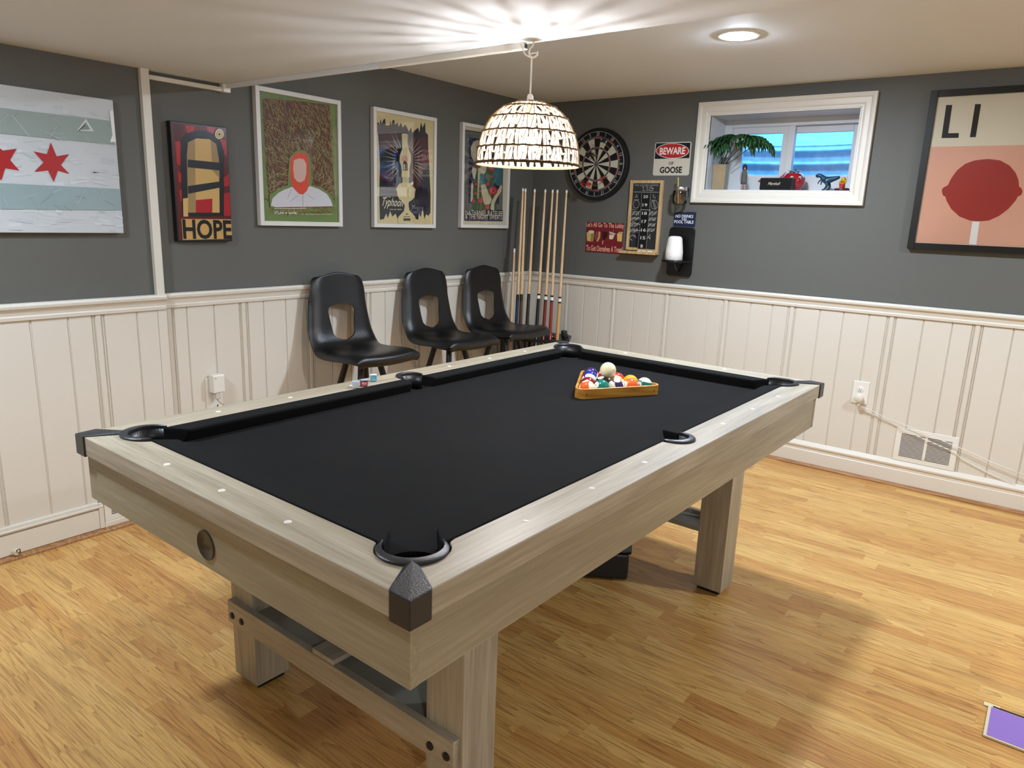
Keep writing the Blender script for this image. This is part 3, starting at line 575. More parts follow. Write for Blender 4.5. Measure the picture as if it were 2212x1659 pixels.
  ('l','a9aaa6',0.003,[(0.9694,1.5134),(0.9897,1.4637)]),
  ('l','a9aaa6',0.0025,[(0.9755,1.5215),(0.9959,1.4698)]),
  ('l','a9aaa6',0.0025,[(0.821,1.459),(0.8493,1.4584)]),
  ('l','a9aaa6',0.004,[(0.8867,1.4593),(0.9583,1.4581)]),
  ('l','a9aaa6',0.001,[(0.9033,1.2071),(0.9034,1.2067)]),
  ('l','b2b3ae',0.0018,[(0.8277,1.4495),(0.8262,1.4218)]),
  ('l','b2b3ae',0.0018,[(0.8361,1.4493),(0.8344,1.4241)]),
  ('l','b2b3ae',0.0018,[(0.8419,1.4484),(0.8402,1.4229)]),
  ('l','b2b3ae',0.0018,[(0.8499,1.4479),(0.8483,1.4218)]),
  ('l','b2b3ae',0.0018,[(0.8587,1.4506),(0.8574,1.4209)]),
  ('l','b2b3ae',0.0018,[(0.8641,1.45),(0.8629,1.4196)]),
  ('l','b2b3ae',0.0018,[(0.8725,1.4497),(0.8712,1.4211)]),
  ('l','b2b3ae',0.0018,[(0.8785,1.4497),(0.8771,1.4218)]),
  ('l','c4c4c0',0.0025,[(0.8246,1.4209),(0.8506,1.4503)]),
  ('l','c4c4c0',0.0025,[(0.8559,1.4218),(0.8846,1.4511)]),
  ('l','b2b3ae',0.0018,[(0.8261,1.413),(0.8244,1.3876)]),
  ('l','b2b3ae',0.0018,[(0.8343,1.4098),(0.8323,1.3878)]),
  ('l','b2b3ae',0.0018,[(0.8424,1.4091),(0.8401,1.3912)]),
  ('l','b2b3ae',0.0018,[(0.8498,1.4116),(0.848,1.3879)]),
  ('l','b2b3ae',0.0018,[(0.8572,1.4136),(0.8551,1.3934)]),
  ('l','b2b3ae',0.0018,[(0.863,1.4095),(0.8608,1.3916)]),
  ('l','b2b3ae',0.0018,[(0.8712,1.413),(0.8693,1.3914)]),
  ('l','b2b3ae',0.0018,[(0.8779,1.4129),(0.8759,1.3911)]),
  ('l','c4c4c0',0.0025,[(0.8224,1.39),(0.8491,1.4113)]),
  ('l','c4c4c0',0.0025,[(0.8538,1.391),(0.8832,1.4123)]),
  ('l','b2b3ae',0.0018,[(0.8256,1.3715),(0.8238,1.3475)]),
  ('l','b2b3ae',0.0018,[(0.8339,1.3721),(0.8323,1.3457)]),
  ('l','b2b3ae',0.0018,[(0.8403,1.3757),(0.8389,1.3468)]),
  ('l','b2b3ae',0.0018,[(0.8488,1.3723),(0.847,1.3491)]),
  ('l','b2b3ae',0.0018,[(0.8552,1.376),(0.8538,1.3476)]),
  ('l','b2b3ae',0.0018,[(0.8621,1.3758),(0.8603,1.3529)]),
  ('l','b2b3ae',0.0018,[(0.8705,1.3726),(0.8684,1.353)]),
  ('l','b2b3ae',0.0018,[(0.8775,1.3757),(0.8756,1.3529)]),
  ('l','c4c4c0',0.0025,[(0.8211,1.3486),(0.8475,1.3743)]),
  ('l','c4c4c0',0.0025,[(0.8525,1.3497),(0.8816,1.3754)]),
  ('l','b2b3ae',0.0018,[(0.8254,1.335),(0.8237,1.3088)]),
  ('l','b2b3ae',0.0018,[(0.8317,1.336),(0.8297,1.3146)]),
  ('l','b2b3ae',0.0018,[(0.8406,1.3377),(0.8392,1.3094)]),
  ('l','b2b3ae',0.0018,[(0.8485,1.3372),(0.8471,1.309)]),
  ('l','b2b3ae',0.0018,[(0.8535,1.3395),(0.852,1.3118)]),
  ('l','b2b3ae',0.0018,[(0.8598,1.3391),(0.8582,1.3134)]),
  ('l','b2b3ae',0.0018,[(0.8685,1.3396),(0.8667,1.3161)]),
  ('l','b2b3ae',0.0018,[(0.8763,1.3392),(0.875,1.3104)]),
  ('l','c4c4c0',0.0025,[(0.8217,1.3112),(0.8472,1.3371)]),
  ('l','c4c4c0',0.0025,[(0.852,1.3125),(0.8801,1.3384)]),
  ('l','b2b3ae',0.0018,[(0.9549,1.4514),(0.9536,1.4247)]),
  ('l','b2b3ae',0.0018,[(0.9611,1.4503),(0.9598,1.424)]),
  ('l','b2b3ae',0.0018,[(0.9684,1.4505),(0.9672,1.422)]),
  ('l','b2b3ae',0.0018,[(0.9753,1.4516),(0.9741,1.4236)]),
  ('l','b2b3ae',0.0018,[(0.9816,1.4524),(0.9806,1.4222)]),
  ('l','b2b3ae',0.0018,[(0.9895,1.4514),(0.9879,1.4286)]),
  ('l','b2b3ae',0.0018,[(0.9963,1.4514),(0.9947,1.4287)]),
  ('l','b2b3ae',0.0018,[(1.0039,1.4514),(1.0023,1.4287)]),
  ('l','c4c4c0',0.0025,[(0.9502,1.4244),(0.9754,1.4513)]),
  ('l','c4c4c0',0.0025,[(0.9806,1.4252),(1.0084,1.4521)]),
  ('l','b2b3ae',0.0018,[(0.9578,1.4106),(0.956,1.3889)]),
  ('l','b2b3ae',0.0018,[(0.9637,1.4096),(0.9618,1.3888)]),
  ('l','b2b3ae',0.0018,[(0.9691,1.4129),(0.9675,1.3893)]),
  ('l','b2b3ae',0.0018,[(0.9783,1.4123),(0.9765,1.3911)]),
  ('l','b2b3ae',0.0018,[(0.9838,1.4121),(0.9819,1.3918)]),
  ('l','b2b3ae',0.0018,[(0.9896,1.412),(0.9879,1.3905)]),
  ('l','b2b3ae',0.0018,[(0.9961,1.4122),(0.9944,1.3896)]),
  ('l','b2b3ae',0.0018,[(1.0019,1.4114),(1.0002,1.39)]),
  ('l','c4c4c0',0.0025,[(0.9532,1.39),(0.9769,1.411)]),
  ('l','c4c4c0',0.0025,[(0.9813,1.3909),(1.0074,1.4119)]),
  ('l','b2b3ae',0.0018,[(0.9554,1.3752),(0.9538,1.3515)]),
  ('l','b2b3ae',0.0018,[(0.9617,1.3756),(0.9599,1.3541)]),
  ('l','b2b3ae',0.0018,[(0.9695,1.3763),(0.9677,1.3551)]),
  ('l','b2b3ae',0.0018,[(0.9754,1.3729),(0.9734,1.3546)]),
  ('l','b2b3ae',0.0018,[(0.9831,1.3764),(0.9813,1.3555)]),
  ('l','b2b3ae',0.0018,[(0.9894,1.3731),(0.9873,1.355)]),
  ('l','b2b3ae',0.0018,[(0.9944,1.377),(0.9928,1.3547)]),
  ('l','b2b3ae',0.0018,[(1.0012,1.3739),(0.9994,1.3529)]),
  ('l','c4c4c0',0.0025,[(0.9518,1.3534),(0.9756,1.3745)]),
  ('l','c4c4c0',0.0025,[(0.98,1.3544),(1.0061,1.3756)]),
  ('l','b2b3ae',0.0018,[(0.951,1.3422),(0.9493,1.3186)]),
  ('l','b2b3ae',0.0018,[(0.9594,1.3399),(0.9572,1.3219)]),
  ('l','b2b3ae',0.0018,[(0.9646,1.3426),(0.963,1.3192)]),
  ('l','b2b3ae',0.0018,[(0.9719,1.3426),(0.97,1.322)]),
  ('l','b2b3ae',0.0018,[(0.9792,1.3426),(0.9776,1.319)]),
  ('l','b2b3ae',0.0018,[(0.9851,1.3448),(0.9837,1.3191)]),
  ('l','b2b3ae',0.0018,[(0.9943,1.3404),(0.9922,1.3228)]),
  ('l','b2b3ae',0.0018,[(1.0013,1.3409),(0.9991,1.3244)]),
  ('l','c4c4c0',0.0025,[(0.9477,1.3205),(0.9726,1.3419)]),
  ('l','c4c4c0',0.0025,[(0.9771,1.3217),(1.0045,1.3431)]),
  ('l','c0c1bc',0.003,[(0.8373,1.4048),(0.8891,1.4035)]),
  ('l','c0c1bc',0.003,[(0.8197,1.3589),(0.8437,1.3845),(0.8639,1.3687),(0.897,1.3649)]),
  ('l','c0c1bc',0.003,[(0.8486,1.3256),(0.905,1.3258)]),
  ('l','c0c1bc',0.003,[(0.8218,1.2758),(0.8462,1.2977),(0.8592,1.2838)]),
  ('l','c0c1bc',0.003,[(0.8241,1.276),(0.8469,1.2603)]),
  ('l','c0c1bc',0.003,[(0.8556,1.2981),(0.8746,1.2803)]),
  ('l','c0c1bc',0.003,[(0.9535,1.2757),(0.9738,1.3073),(0.9755,1.2767)]),
  ('l','c0c1bc',0.003,[(0.9637,1.2905),(0.9743,1.2746)]),
 ],
 'LI':[
  ('p','d09a80',[(2.5052,1.8065),(2.899,1.8053),(3.0076,1.8049),(3.0868,1.3287),(2.5039,1.33)]),
  ('p','96302a',[(2.5845,1.5885),(2.585,1.6029),(2.5941,1.6115),(2.6062,1.6173),(2.6165,1.6516),(2.6361,1.6911),(2.6668,1.7217),(2.7042,1.7378),(2.7596,1.7441),(2.8115,1.7362),(2.8535,1.7111),(2.8823,1.6783),(2.8992,1.6457),(2.9079,1.612),(2.917,1.6077),(2.9243,1.5914),(2.9223,1.575),(2.9096,1.5667),(2.9033,1.5474),(2.8811,1.5083),(2.8481,1.474),(2.808,1.4503),(2.7644,1.4449),(2.7288,1.4478),(2.6803,1.4664),(2.6389,1.5029),(2.6122,1.5427),(2.604,1.5628),(2.5927,1.5684)]),
  ('p','dcd9d2',[(2.7405,1.4442),(2.7703,1.4451),(2.7744,1.3318),(2.7424,1.3331)]),
  ('p','0b0b0c',[(2.5419,2.0052),(2.5686,2.0036),(2.5708,1.8703),(2.6177,1.8691),(2.6186,1.8464),(2.5444,1.8477)]),
  ('p','0b0b0c',[(2.6658,2.0023),(2.6909,2.0009),(2.6922,1.8473),(2.6674,1.8475)]),
 ],
 'bew':[
  ('p','0f1520',[(0.9549,1.8697),(1.1874,1.8673),(1.1881,1.776),(0.9532,1.7751)]),
  ('p','efe9df',[(1.1826,1.8188),(1.1819,1.8118),(1.1786,1.805),(1.1727,1.7986),(1.1643,1.7927),(1.1536,1.7875),(1.1409,1.7831),(1.1265,1.7796),(1.1106,1.7771),(1.0938,1.7758),(1.0763,1.7755),(1.0586,1.7764),(1.0412,1.7783),(1.0245,1.7814),(1.0089,1.7855),(0.9948,1.7904),(0.9826,1.7962),(0.9727,1.8026),(0.9651,1.8095),(0.9603,1.8167),(0.9582,1.824),(0.959,1.8312),(0.9626,1.8382),(0.9689,1.8447),(0.9778,1.8507),(0.9889,1.8559),(1.0021,1.8602),(1.017,1.8635),(1.0332,1.8658),(1.0502,1.867),(1.0678,1.8671),(1.0853,1.866),(1.1024,1.8639),(1.1188,1.8607),(1.1339,1.8566),(1.1474,1.8516),(1.1591,1.8459),(1.1687,1.8396),(1.1759,1.8329),(1.1805,1.8259)]),
  ('p','b32a2c',[(1.1785,1.8189),(1.1778,1.8124),(1.1746,1.806),(1.1689,1.8),(1.1608,1.7945),(1.1505,1.7897),(1.1382,1.7856),(1.1243,1.7824),(1.109,1.7801),(1.0928,1.7788),(1.076,1.7786),(1.059,1.7794),(1.0423,1.7813),(1.0262,1.7842),(1.0112,1.788),(0.9977,1.7926),(0.986,1.798),(0.9764,1.804),(0.9692,1.8104),(0.9645,1.8171),(0.9625,1.8239),(0.9633,1.8306),(0.9668,1.8371),(0.9729,1.8432),(0.9814,1.8487),(0.9922,1.8536),(1.0049,1.8576),(1.0192,1.8607),(1.0348,1.8628),(1.0512,1.8639),(1.068,1.864),(1.0849,1.863),(1.1014,1.861),(1.1171,1.858),(1.1317,1.8541),(1.1447,1.8495),(1.156,1.8442),(1.1652,1.8383),(1.1721,1.8321),(1.1766,1.8255)]),
  ('t','efe6da','BEWARE',[0.9848,1.7996,1.1571,1.8426],0.03,0),
  ('t','181818','OF',[1.053,1.7379,1.0865,1.7561],0.02,0),
  ('t','181818','GOOSE',[0.9949,1.6875,1.147,1.7263],0.035,0),
 ],
 'nd':[
  ('t','e6e8ee','NO DRINKS',[1.1303,1.4164,1.2487,1.4355],0.014,0),
  ('t','e6e8ee','ON',[1.1746,1.4012,1.2057,1.4147],0.014,0),
  ('t','e6e8ee','POOL TABLE',[1.1248,1.3817,1.2551,1.4006],0.014,0),
 ],
 'flag':[
  ('p','8f9d98',[(-3.3182,1.6959),(-2.9313,1.6968),(-2.9335,1.6076),(-3.3276,1.6083)]),
  ('p','8fa3a6',[(-3.346,1.4367),(-2.9299,1.4371),(-2.9285,1.3536),(-3.3557,1.3459)]),
  ('p','a5161c',[(-3.1661,1.5937),(-3.1508,1.5452),(-3.1069,1.5566),(-3.1389,1.515),(-3.1118,1.4842),(-3.1521,1.4933),(-3.1697,1.4512),(-3.1853,1.491),(-3.2314,1.484),(-3.1976,1.519),(-3.227,1.5564),(-3.1831,1.5501)]),
  ('p','a5161c',[(-3.3356,1.559),(-3.3255,1.5502),(-3.2813,1.5609),(-3.3065,1.5198),(-3.2801,1.4845),(-3.3248,1.4894),(-3.3422,1.4456),(-3.3579,1.4791),(-3.3965,1.4728),(-3.3656,1.509),(-3.386,1.5436),(-3.3458,1.5411)]),
  ('p','c9cfce',[(-3.07,1.6467),(-3.0337,1.6931),(-3.0084,1.6502)]),
  ('p','7f8d8b',[(-3.0602,1.6497),(-3.0361,1.6811),(-3.021,1.6554)]),
  ('l','2b2d2e',0.003,[(-3.0636,1.6474),(-3.0391,1.6697)]),
  ('p','e9ecec',[(-2.943,1.734),(-2.9292,1.7378),(-2.9293,1.6722),(-2.9284,1.6182),(-2.9512,1.616),(-2.9399,1.6441)]),
  ('scratch',),
 ],
}

CAMPOS = (-4.36491, -3.16242, 1.38601); CAMROT = (0.644691, -0.227753, 0.036788)
BULB = 860; CAN = 690; FILL_LEFT = 410; FILL_REAR = 480; SKY = 8; EXPO = 0.5

# ------------------------------------------------------------------ shared materials
M_gray = mat('charcoal_wall_paint', '62625d', .55, bump=.12, bscale=260, spec=.3)
M_white = mat('white_trim_paint', 'ddd7cb', .38, bump=.04, bscale=60)
M_panel = mat('cream_panel_paint', 'd8d1c4', .42, bump=.05, bscale=30)
M_ceil = mat('ceiling_paint', 'e7ebef', .7, bump=.08, bscale=200, spec=.2)
M_plastic = mat('white_plastic', 'e6e2d8', .35)
M_black = mat('black_plastic', '141416', .38, bump=.05, bscale=400)
M_blackgloss = mat('black_paint', '0c0c0d', .3)
M_dark = mat('dark_slot', '050505', .8)
M_steel = mat('brushed_steel', 'b8b8b8', .3, metal=1)
M_ink = colmat('printed_ink', .45, .35)
M_inkgloss = colmat('glossy_printed_ink', .22, .5)
M_brass = mat('brass', 'b08a4a', .35, metal=1)
M_pane = panemat('window_glass', refl=.8)
M_pglass = panemat('picture_glass', refl=.28)
M_wframe = mat('white_picture_frame', 'dcdad6', .4)

def floor_mat():
    m, nt, b = newmat('oak_strip_laminate')
    tc = node(nt, 'ShaderNodeTexCoord'); sp = node(nt, 'ShaderNodeSeparateXYZ'); nt.links.new(tc.outputs['Object'], sp.inputs[0])
    X = math_(nt, 'DIVIDE', sp.outputs[0], .0635); row = math_(nt, 'FLOOR', X)
    wn = node(nt, 'ShaderNodeTexWhiteNoise', noise_dimensions='1D'); nt.links.new(row, wn.inputs['W'])
    Y = math_(nt, 'ADD', math_(nt, 'DIVIDE', sp.outputs[1], .47), math_(nt, 'MULTIPLY', wn.outputs[0], 7.3))
    cell = math_(nt, 'FLOOR', Y)
    cb = node(nt, 'ShaderNodeCombineXYZ'); nt.links.new(row, cb.inputs[0]); nt.links.new(cell, cb.inputs[1])
    w2 = node(nt, 'ShaderNodeTexWhiteNoise', noise_dimensions='2D'); nt.links.new(cb.outputs[0], w2.inputs['Vector'])
    sc = node(nt, 'ShaderNodeSeparateColor'); nt.links.new(w2.outputs['Color'], sc.inputs[0])
    # grain coordinates: stretched along Y, shifted per strip
    cc = node(nt, 'ShaderNodeCombineXYZ')
    nt.links.new(math_(nt, 'ADD', math_(nt, 'MULTIPLY', sp.outputs[0], 21), math_(nt, 'MULTIPLY', sc.outputs[0], 60)), cc.inputs[0])
    nt.links.new(math_(nt, 'ADD', math_(nt, 'MULTIPLY', sp.outputs[1], 1.25), math_(nt, 'MULTIPLY', sc.outputs[1], 40)), cc.inputs[1])
    n1 = node(nt, 'ShaderNodeTexNoise'); n1.inputs['Scale'].default_value = 1; n1.inputs['Detail'].default_value = 1.5; n1.inputs['Roughness'].default_value = .4
    nt.links.new(cc.outputs[0], n1.inputs[0])
    rings = math_(nt, 'FRACT', math_(nt, 'MULTIPLY', n1.outputs[0], math_(nt, 'ADD', math_(nt, 'MULTIPLY', sc.outputs[2], 9), 5)))
    line = math_(nt, 'POWER', rings, 3.5)
    cf = node(nt, 'ShaderNodeCombineXYZ')
    nt.links.new(math_(nt, 'MULTIPLY', sp.outputs[0], 330), cf.inputs[0]); nt.links.new(math_(nt, 'MULTIPLY', sp.outputs[1], 9), cf.inputs[1])
    nt.links.new(math_(nt, 'MULTIPLY', sc.outputs[0], 30), cf.inputs[2])
    n2 = node(nt, 'ShaderNodeTexNoise'); n2.inputs['Scale'].default_value = 1; n2.inputs['Detail'].default_value = 3
    nt.links.new(cf.outputs[0], n2.inputs[0])
    base = ramp(nt, sc.outputs[1], [(0, 'c18c4d'), (.3, 'cb9853'), (.55, 'd3a45e'), (.8, 'dbb069'), (1, 'c69756')])
    dark = node(nt, 'ShaderNodeMix', data_type='RGBA', blend_type='MULTIPLY')
    f = math_(nt, 'ADD', math_(nt, 'MULTIPLY', line, .42), math_(nt, 'MULTIPLY', math_(nt, 'GREATER_THAN', n2.outputs[0], .53), .26))
    nt.links.new(f, dark.inputs[0]); nt.links.new(base, dark.inputs[6]); dark.inputs[7].default_value = lin('8c6230')
    nt.links.new(dark.outputs[2], b.inputs['Base Color'])
    b.inputs['Roughness'].default_value = .36; b.inputs['Specular IOR Level'].default_value = .45
    bp = node(nt, 'ShaderNodeBump'); bp.inputs['Strength'].default_value = .12; bp.inputs['Distance'].default_value = .002
    nt.links.new(n2.outputs[0], bp.inputs['Height']); nt.links.new(bp.outputs['Normal'], b.inputs['Normal'])
    return m
M_floor = floor_mat()

XB, YB = -6.3, -5.6                  # unseen walls behind the camera
ZL, ZU, XS = 1.918, 2.162, -2.391    # low ceiling, high ceiling, edge of the dropped part
TX, TY, TH = -2.531, -1.839, -.0206

# ------------------------------------------------------------------ shell
struct(MB().box((XB, YB, -.06), (.02, .02, 0)).build('floor', M_floor))
c = MB()
c.prism([(XB, ZL), (XS, ZL), (XS, ZU), (.02, ZU), (.02, ZU+.04), (XB, ZU+.04)], YB, .02, axis='y')
struct(c.build('ceiling', M_ceil, merge=False))
struct(MB().box((-2.79, 0, 0), (.1, .1, 2.3)).box((XB, -.03, 0), (-2.79, .1, 2.3)).build('wall_left', M_gray, merge=False))
# right wall with the window opening s 1.308..2.142, z 1.589..2.016
w = MB()
w.box((0, -1.293, 0), (.1, .1, 2.3)); w.box((0, YB, 0), (.1, -2.157, 2.3)); w.box((0, -2.157, 0), (.1, -1.293, 1.574)); w.box((0, -2.157, 2.031), (.1, -1.293, 2.3))
struct(w.build('wall_right', M_gray, merge=False))
struct(MB().box((XB-.1, YB, 0), (XB, .02, 2.3)).build('wall_behind', M_panel))
struct(MB().box((XB, YB-.1, 0), (.02, YB, 2.3)).build('wall_near', M_panel))

def groove_profile(s0, s1, bands, singles, d0):
    """polyline (s, depth out of the wall) with bead bands and single V grooves"""
    ev = []
    for s in singles: ev += [(s-.0045, d0), (s-.002, d0-.0055), (s+.002, d0-.0055), (s+.0045, d0)]
    for s in bands:
        for o in (-.0235, -.0145): ev += [(s+o-.0035, d0), (s+o-.0015, d0-.005), (s+o+.0015, d0-.005), (s+o+.0035, d0+.001)]
        ev += [(s-.008, d0+.003), (s+.006, d0+.003)]
        for o in (.0135, .0225): ev += [(s+o-.0035, d0+.001), (s+o-.0015, d0-.005), (s+o+.0015, d0-.005), (s+o+.0035, d0)]
    ev = [e for e in ev if s0+.001 < e[0] < s1-.001]; ev.sort(key=lambda e: e[0])
    return [(s0, d0)] + ev + [(s1, d0)]
def panel(name, s0, s1, bands, singles, z0, z1, wall, base=0):
    pr = groove_profile(s0, s1, bands, singles, .009)
    b = MB(); n = len(pr)
    def P(s, d, z): return (s, -d-base, z) if wall == 'L' else (-d-base, -s, z)
    vs = [P(s, d, z0) for s, d in pr] + [P(s, d, z1) for s, d in pr]
    b.add(vs, [(i, i+1, n+i+1, n+i) if wall == 'L' else (i, i+1, n+i+1, n+i) for i in range(n-1)])
    o = b.build(name, M_panel); return struct(o, 'cream grooved wainscot panelling')
rb = [.347, .727, 1.12, 1.518, 1.917, 2.446, 2.845] + [2.845+.4*i for i in range(1, 7)]
rs = [.11, .23, .49, .618, .878, 1.011, 1.268, 1.406, 1.672, 1.803, 2.073, 2.201, 2.334, 2.599, 2.732, 2.996, 3.13, 3.4, 3.53, 3.8, 3.93, 4.2, 4.33, 4.6, 4.73]
panel('trim_1', 0, -YB, rb, rs, .1, .95, 'R')
lb = [-2.735, -2.363, -1.97, -1.57, -1.17, -.77, -.37]
ls = [-2.652, -2.519, -2.254, -2.124, -1.83, -1.70, -1.44, -1.30, -1.04, -.90, -.64, -.50, -.24, -.11]
panel('trim_2', -2.79, 0, lb, ls, .0, .95, 'L')
panel('trim_3', XB, -2.762, [-3.047, -3.47, -3.87, -4.27, -4.67, -5.07], [-3.161, -3.294, -2.89, -2.797, -2.785, -3.60, -3.73, -4.0, -4.13, -4.4, -4.53, -4.8], .0, .95, 'L', .03)
struct(MB().box((-2.80, -.04, .0), (-2.761, 0, .95)).build('trim_4', M_panel))

RAIL = [(0, .935), (.012, .935), (.014, .948), (.010, .953), (.016, .972), (.022, .979), (.026, .981), (.028, .990), (.022, .992), (.021, .9965), (.017, 1.001), (0, 1.001)]
def extr(name, prof, a, b_, wall, base=0, m=None, label=None):
    n = len(prof); P = lambda s, d, z: (s, -d-base, z) if wall == 'L' else (-d-base, -s, z)
    q = MB(); q.add([P(a, d, z) for d, z in prof]+[P(b_, d, z) for d, z in prof],
        [tuple(range(n)), tuple(range(2*n-1, n-1, -1))]+[(i, (i+1) % n, n+(i+1) % n, n+i) for i in range(n)])
    return struct(q.build(name, m or M_white, smooth=False), label)
extr('trim_5', RAIL, 0, -YB, 'R', .006, label='white moulded chair rail')
extr('trim_6', RAIL, -2.79, 0, 'L', .006, label='white moulded chair rail')
extr('trim_7', [(d*1.15, z) for d, z in RAIL], XB, -2.765, 'L', .034, label='white moulded chair rail')
BASE = [(0, .0), (.014, .0), (.015, .092), (.0125, .095), (.013, .112), (.018, .117), (.019, .126), (.012, .138), (.008, .145), (0, .147)]
extr('baseboard_right', BASE, 0, -YB, 'R', .008)
extr('baseboard_left', BASE, -2.76, 0, 'L', .008)
struct(MB().box((XB, -.052, .02), (-3.122, -.03, .105)).box((XB, -.046, .105), (-3.11, -.03, .118)).box((XB, -.058, .115), (-3.105, -.03, .124)).box((XB, -.05, .124), (-3.1, -.03, .137))
       .box((-3.122, -.056, .02), (-3.103, -.03, .137)).build('baseboard_left', M_white, bevel=.002, merge=False))
struct(MB().box((-3.103, -.054, .016), (-2.76, -.03, .042)).build('trim_8', M_white, bevel=.004))
QR = [(0, 0), (.019, 0), (.018, .007), (.014, .013), (.007, .018), (0, .019)]
M_qr = wood('oak_quarter_round', 'y', '9a6c3e', '6f4a2a', 'b98a55', scale=20)
extr('trim_9', QR, 0, -YB, 'R', .022, M_qr); extr('trim_10', QR, -2.76, 0, 'L', .022, M_qr); extr('trim_11', QR, XB, -2.75, 'L', .05, M_qr)
struct(MB().box((-2.803, -.052, 1.0), (-2.768, -.0, ZL)).build('trim_12', M_white, bevel=.002), 'white vertical trim strip on the poster wall')

# ------------------------------------------------------------------ window
win = bpy.data.objects.new('window_1', None); COL.objects.link(win); win.location = (0, -1.308, 1.589); win.rotation_euler = (0, 0, -pi/2); struct(win, 'white framed basement window in a deep recess')
W_, H_ = .834, .427
PR = [(0, .0), (.0, .010), (.010, .013), (.018, .013), (.024, .018), (.030, .019), (.052, .019), (.058, .025), (.066, .027), (.078, .026), (.078, 0)]  # (offset outward, depth)
cb = MB(); n = len(PR)
rings = []
for (sx, sz) in ((0, 0), (1, 0), (1, 1), (0, 1)):
    rings.append([((-o if sx == 0 else W_+o), -d, (-o if sz == 0 else H_+o)) for o, d in PR])
vs = [p for r in rings for p in r]
fs = []
for k in range(4):
    for i in range(n-1):
        fs.append((k*n+i, ((k+1) % 4)*n+i, ((k+1) % 4)*n+i+1, k*n+i+1))
cb.add(vs, fs); cb.build('casing', M_white, win)
j = MB(); D = .27
j.box((-.004, -.012, -.02), (W_+.004, D+.02, 0)).box((-.004, -.012, H_), (W_+.004, D+.02, H_+.02)).box((-.02, -.012, -.02), (0, D+.02, H_+.02)).box((W_, -.012, -.02), (W_+.02, D+.02, H_+.02))
M_jamb = mat('white_jamb', 'd9d9d9', .45)
j.build('jamb', M_jamb, win, merge=False)
fr = MB(); y0, y1 = .235, .275
X0, X1, Z0, Z1 = 0, W_, 0, H_
def ring(b, x0, z0, x1, z1, t, ya, yb, tb=None, tt=None):
    tb = tb or t; tt = tt or t
    b.box((x0, ya, z0), (x0+t, yb, z1)).box((x1-t, ya, z0), (x1, yb, z1)).box((x0+t, ya, z0), (x1-t, yb, z0+tb)).box((x0+t, ya, z1-tt), (x1-t, yb, z1))
ring(fr, 0, 0, W_, H_, .05, .225, .29, .06, .045)
fr.build('frame', M_jamb, win, merge=False, bevel=.002)
s1 = MB(); ring(s1, .05, .06, .43, .382, .07, .235, .262, .036, .040); s1.build('sash', M_jamb, win, merge=False, bevel=.002)
s2 = MB(); ring(s2, .392, .06, .784, .382, .035, .263, .285, .036, .040); s2.box((.395, .226, .06), (.432, .263, .382)); s2.build('sash', M_jamb, win, merge=False, bevel=.002)
MB().box((.12, .248, .096), (.36, .25, .342)).build('pane', M_pane, win)
MB().box((.427, .272, .096), (.749, .274, .342)).build('pane', M_pane, win)
MB().box((.0, .285, -.02), (W_, .35, .0)).build('outer_sill', M_jamb, win)

# corrugated window well outside
M_galv = mat('galvanised_steel', 'a8adb2', .5, metal=.3, var=.35, vscale=25, bump=.3, bscale=90)
g = MB(); N = 60; prof = []
zz = 1.30
while zz < 1.90:
    prof.append((.018*sin((zz-1.30)/.085*2*pi), zz)); zz += .0085
vs = []; 
for o_, z_ in prof:
    for i in range(N+1):
        a = -pi/2+pi*i/N
        vs.append((.13+(.62+o_)*cos(a)*1.0, -1.725+(.66+o_)*sin(a), z_))
fs = [(j_*(N+1)+i, j_*(N+1)+i+1, (j_+1)*(N+1)+i+1, (j_+1)*(N+1)+i) for j_ in range(len(prof)-1) for i in range(N)]
g.add(vs, fs); g.tube([(.13+.625*cos(-pi/2+pi*i/N), -1.725+.665*sin(-pi/2+pi*i/N), 1.905) for i in range(N+1)], .009, 6)
well = g.build('wall_outside', M_galv, smooth='all', solid=.0); struct(well, 'corrugated steel window well')
M_soil = mat('garden_soil', '8f9696', .95, bump=1, bscale=18, var=.45, vscale=9)
so = MB(); K = 24; vs = []
for i in range(K+1):
    for k in range(7):
        a = -pi/2+pi*i/K; r = .68+k*.12
        vs.append((.13+r*cos(a), -1.725+(r+.04)*sin(a), 1.885+.05*k+.02*random.random()))
so.add(vs, [(i*7+k, (i+1)*7+k, (i+1)*7+k+1, i*7+k+1) for i in range(K) for k in range(6)])
struct(so.build('wall_ground', M_soil), 'ground around the window well')
struct(MB().box((.1, -2.6, 1.25), (.9, -.85, 1.30)).build('wall_gravel', M_soil), 'gravel at the bottom of the well')

# ------------------------------------------------------------------ pendant lamp
LX, LY = -2.427, -1.735
lamp = thing('pendant_lamp', 'woven paper-cord dome pendant lamp hanging lit over the pool table', 'lamp', (LX, LY, 1.55))
R0 = .163
def dome(t):  # t 0 rim .. 1 top ; returns r, z
    a = t*pi/2*.93
    return (R0*cos(a)**.78, .188*sin(a)**1.02)
levels = [0, .17, .36, .56, .77, .95]
M_cord = mat('brown_paper_twine', '6a5230', .9, bump=.5, bscale=500)
def shade_mat():
    m = bpy.data.materials.new('white_paper_rope'); m.use_nodes = True; nt = m.node_tree
    for n in list(nt.nodes): nt.nodes.remove(n)
    o = node(nt, 'ShaderNodeOutputMaterial'); d = node(nt, 'ShaderNodeBsdfDiffuse'); t = node(nt, 'ShaderNodeBsdfTranslucent'); mx = node(nt, 'ShaderNodeMixShader')
    d.inputs[0].default_value = lin('f6efe0'); t.inputs[0].default_value = lin('f8ecd0'); mx.inputs[0].default_value = .6
    nt.links.new(d.outputs[0], mx.inputs[1]); nt.links.new(t.outputs[0], mx.inputs[2]); nt.links.new(mx.outputs[0], o.inputs[0]); return m
M_paper = shade_mat()
sl = MB(); tw = MB(); RR = random.Random(2)
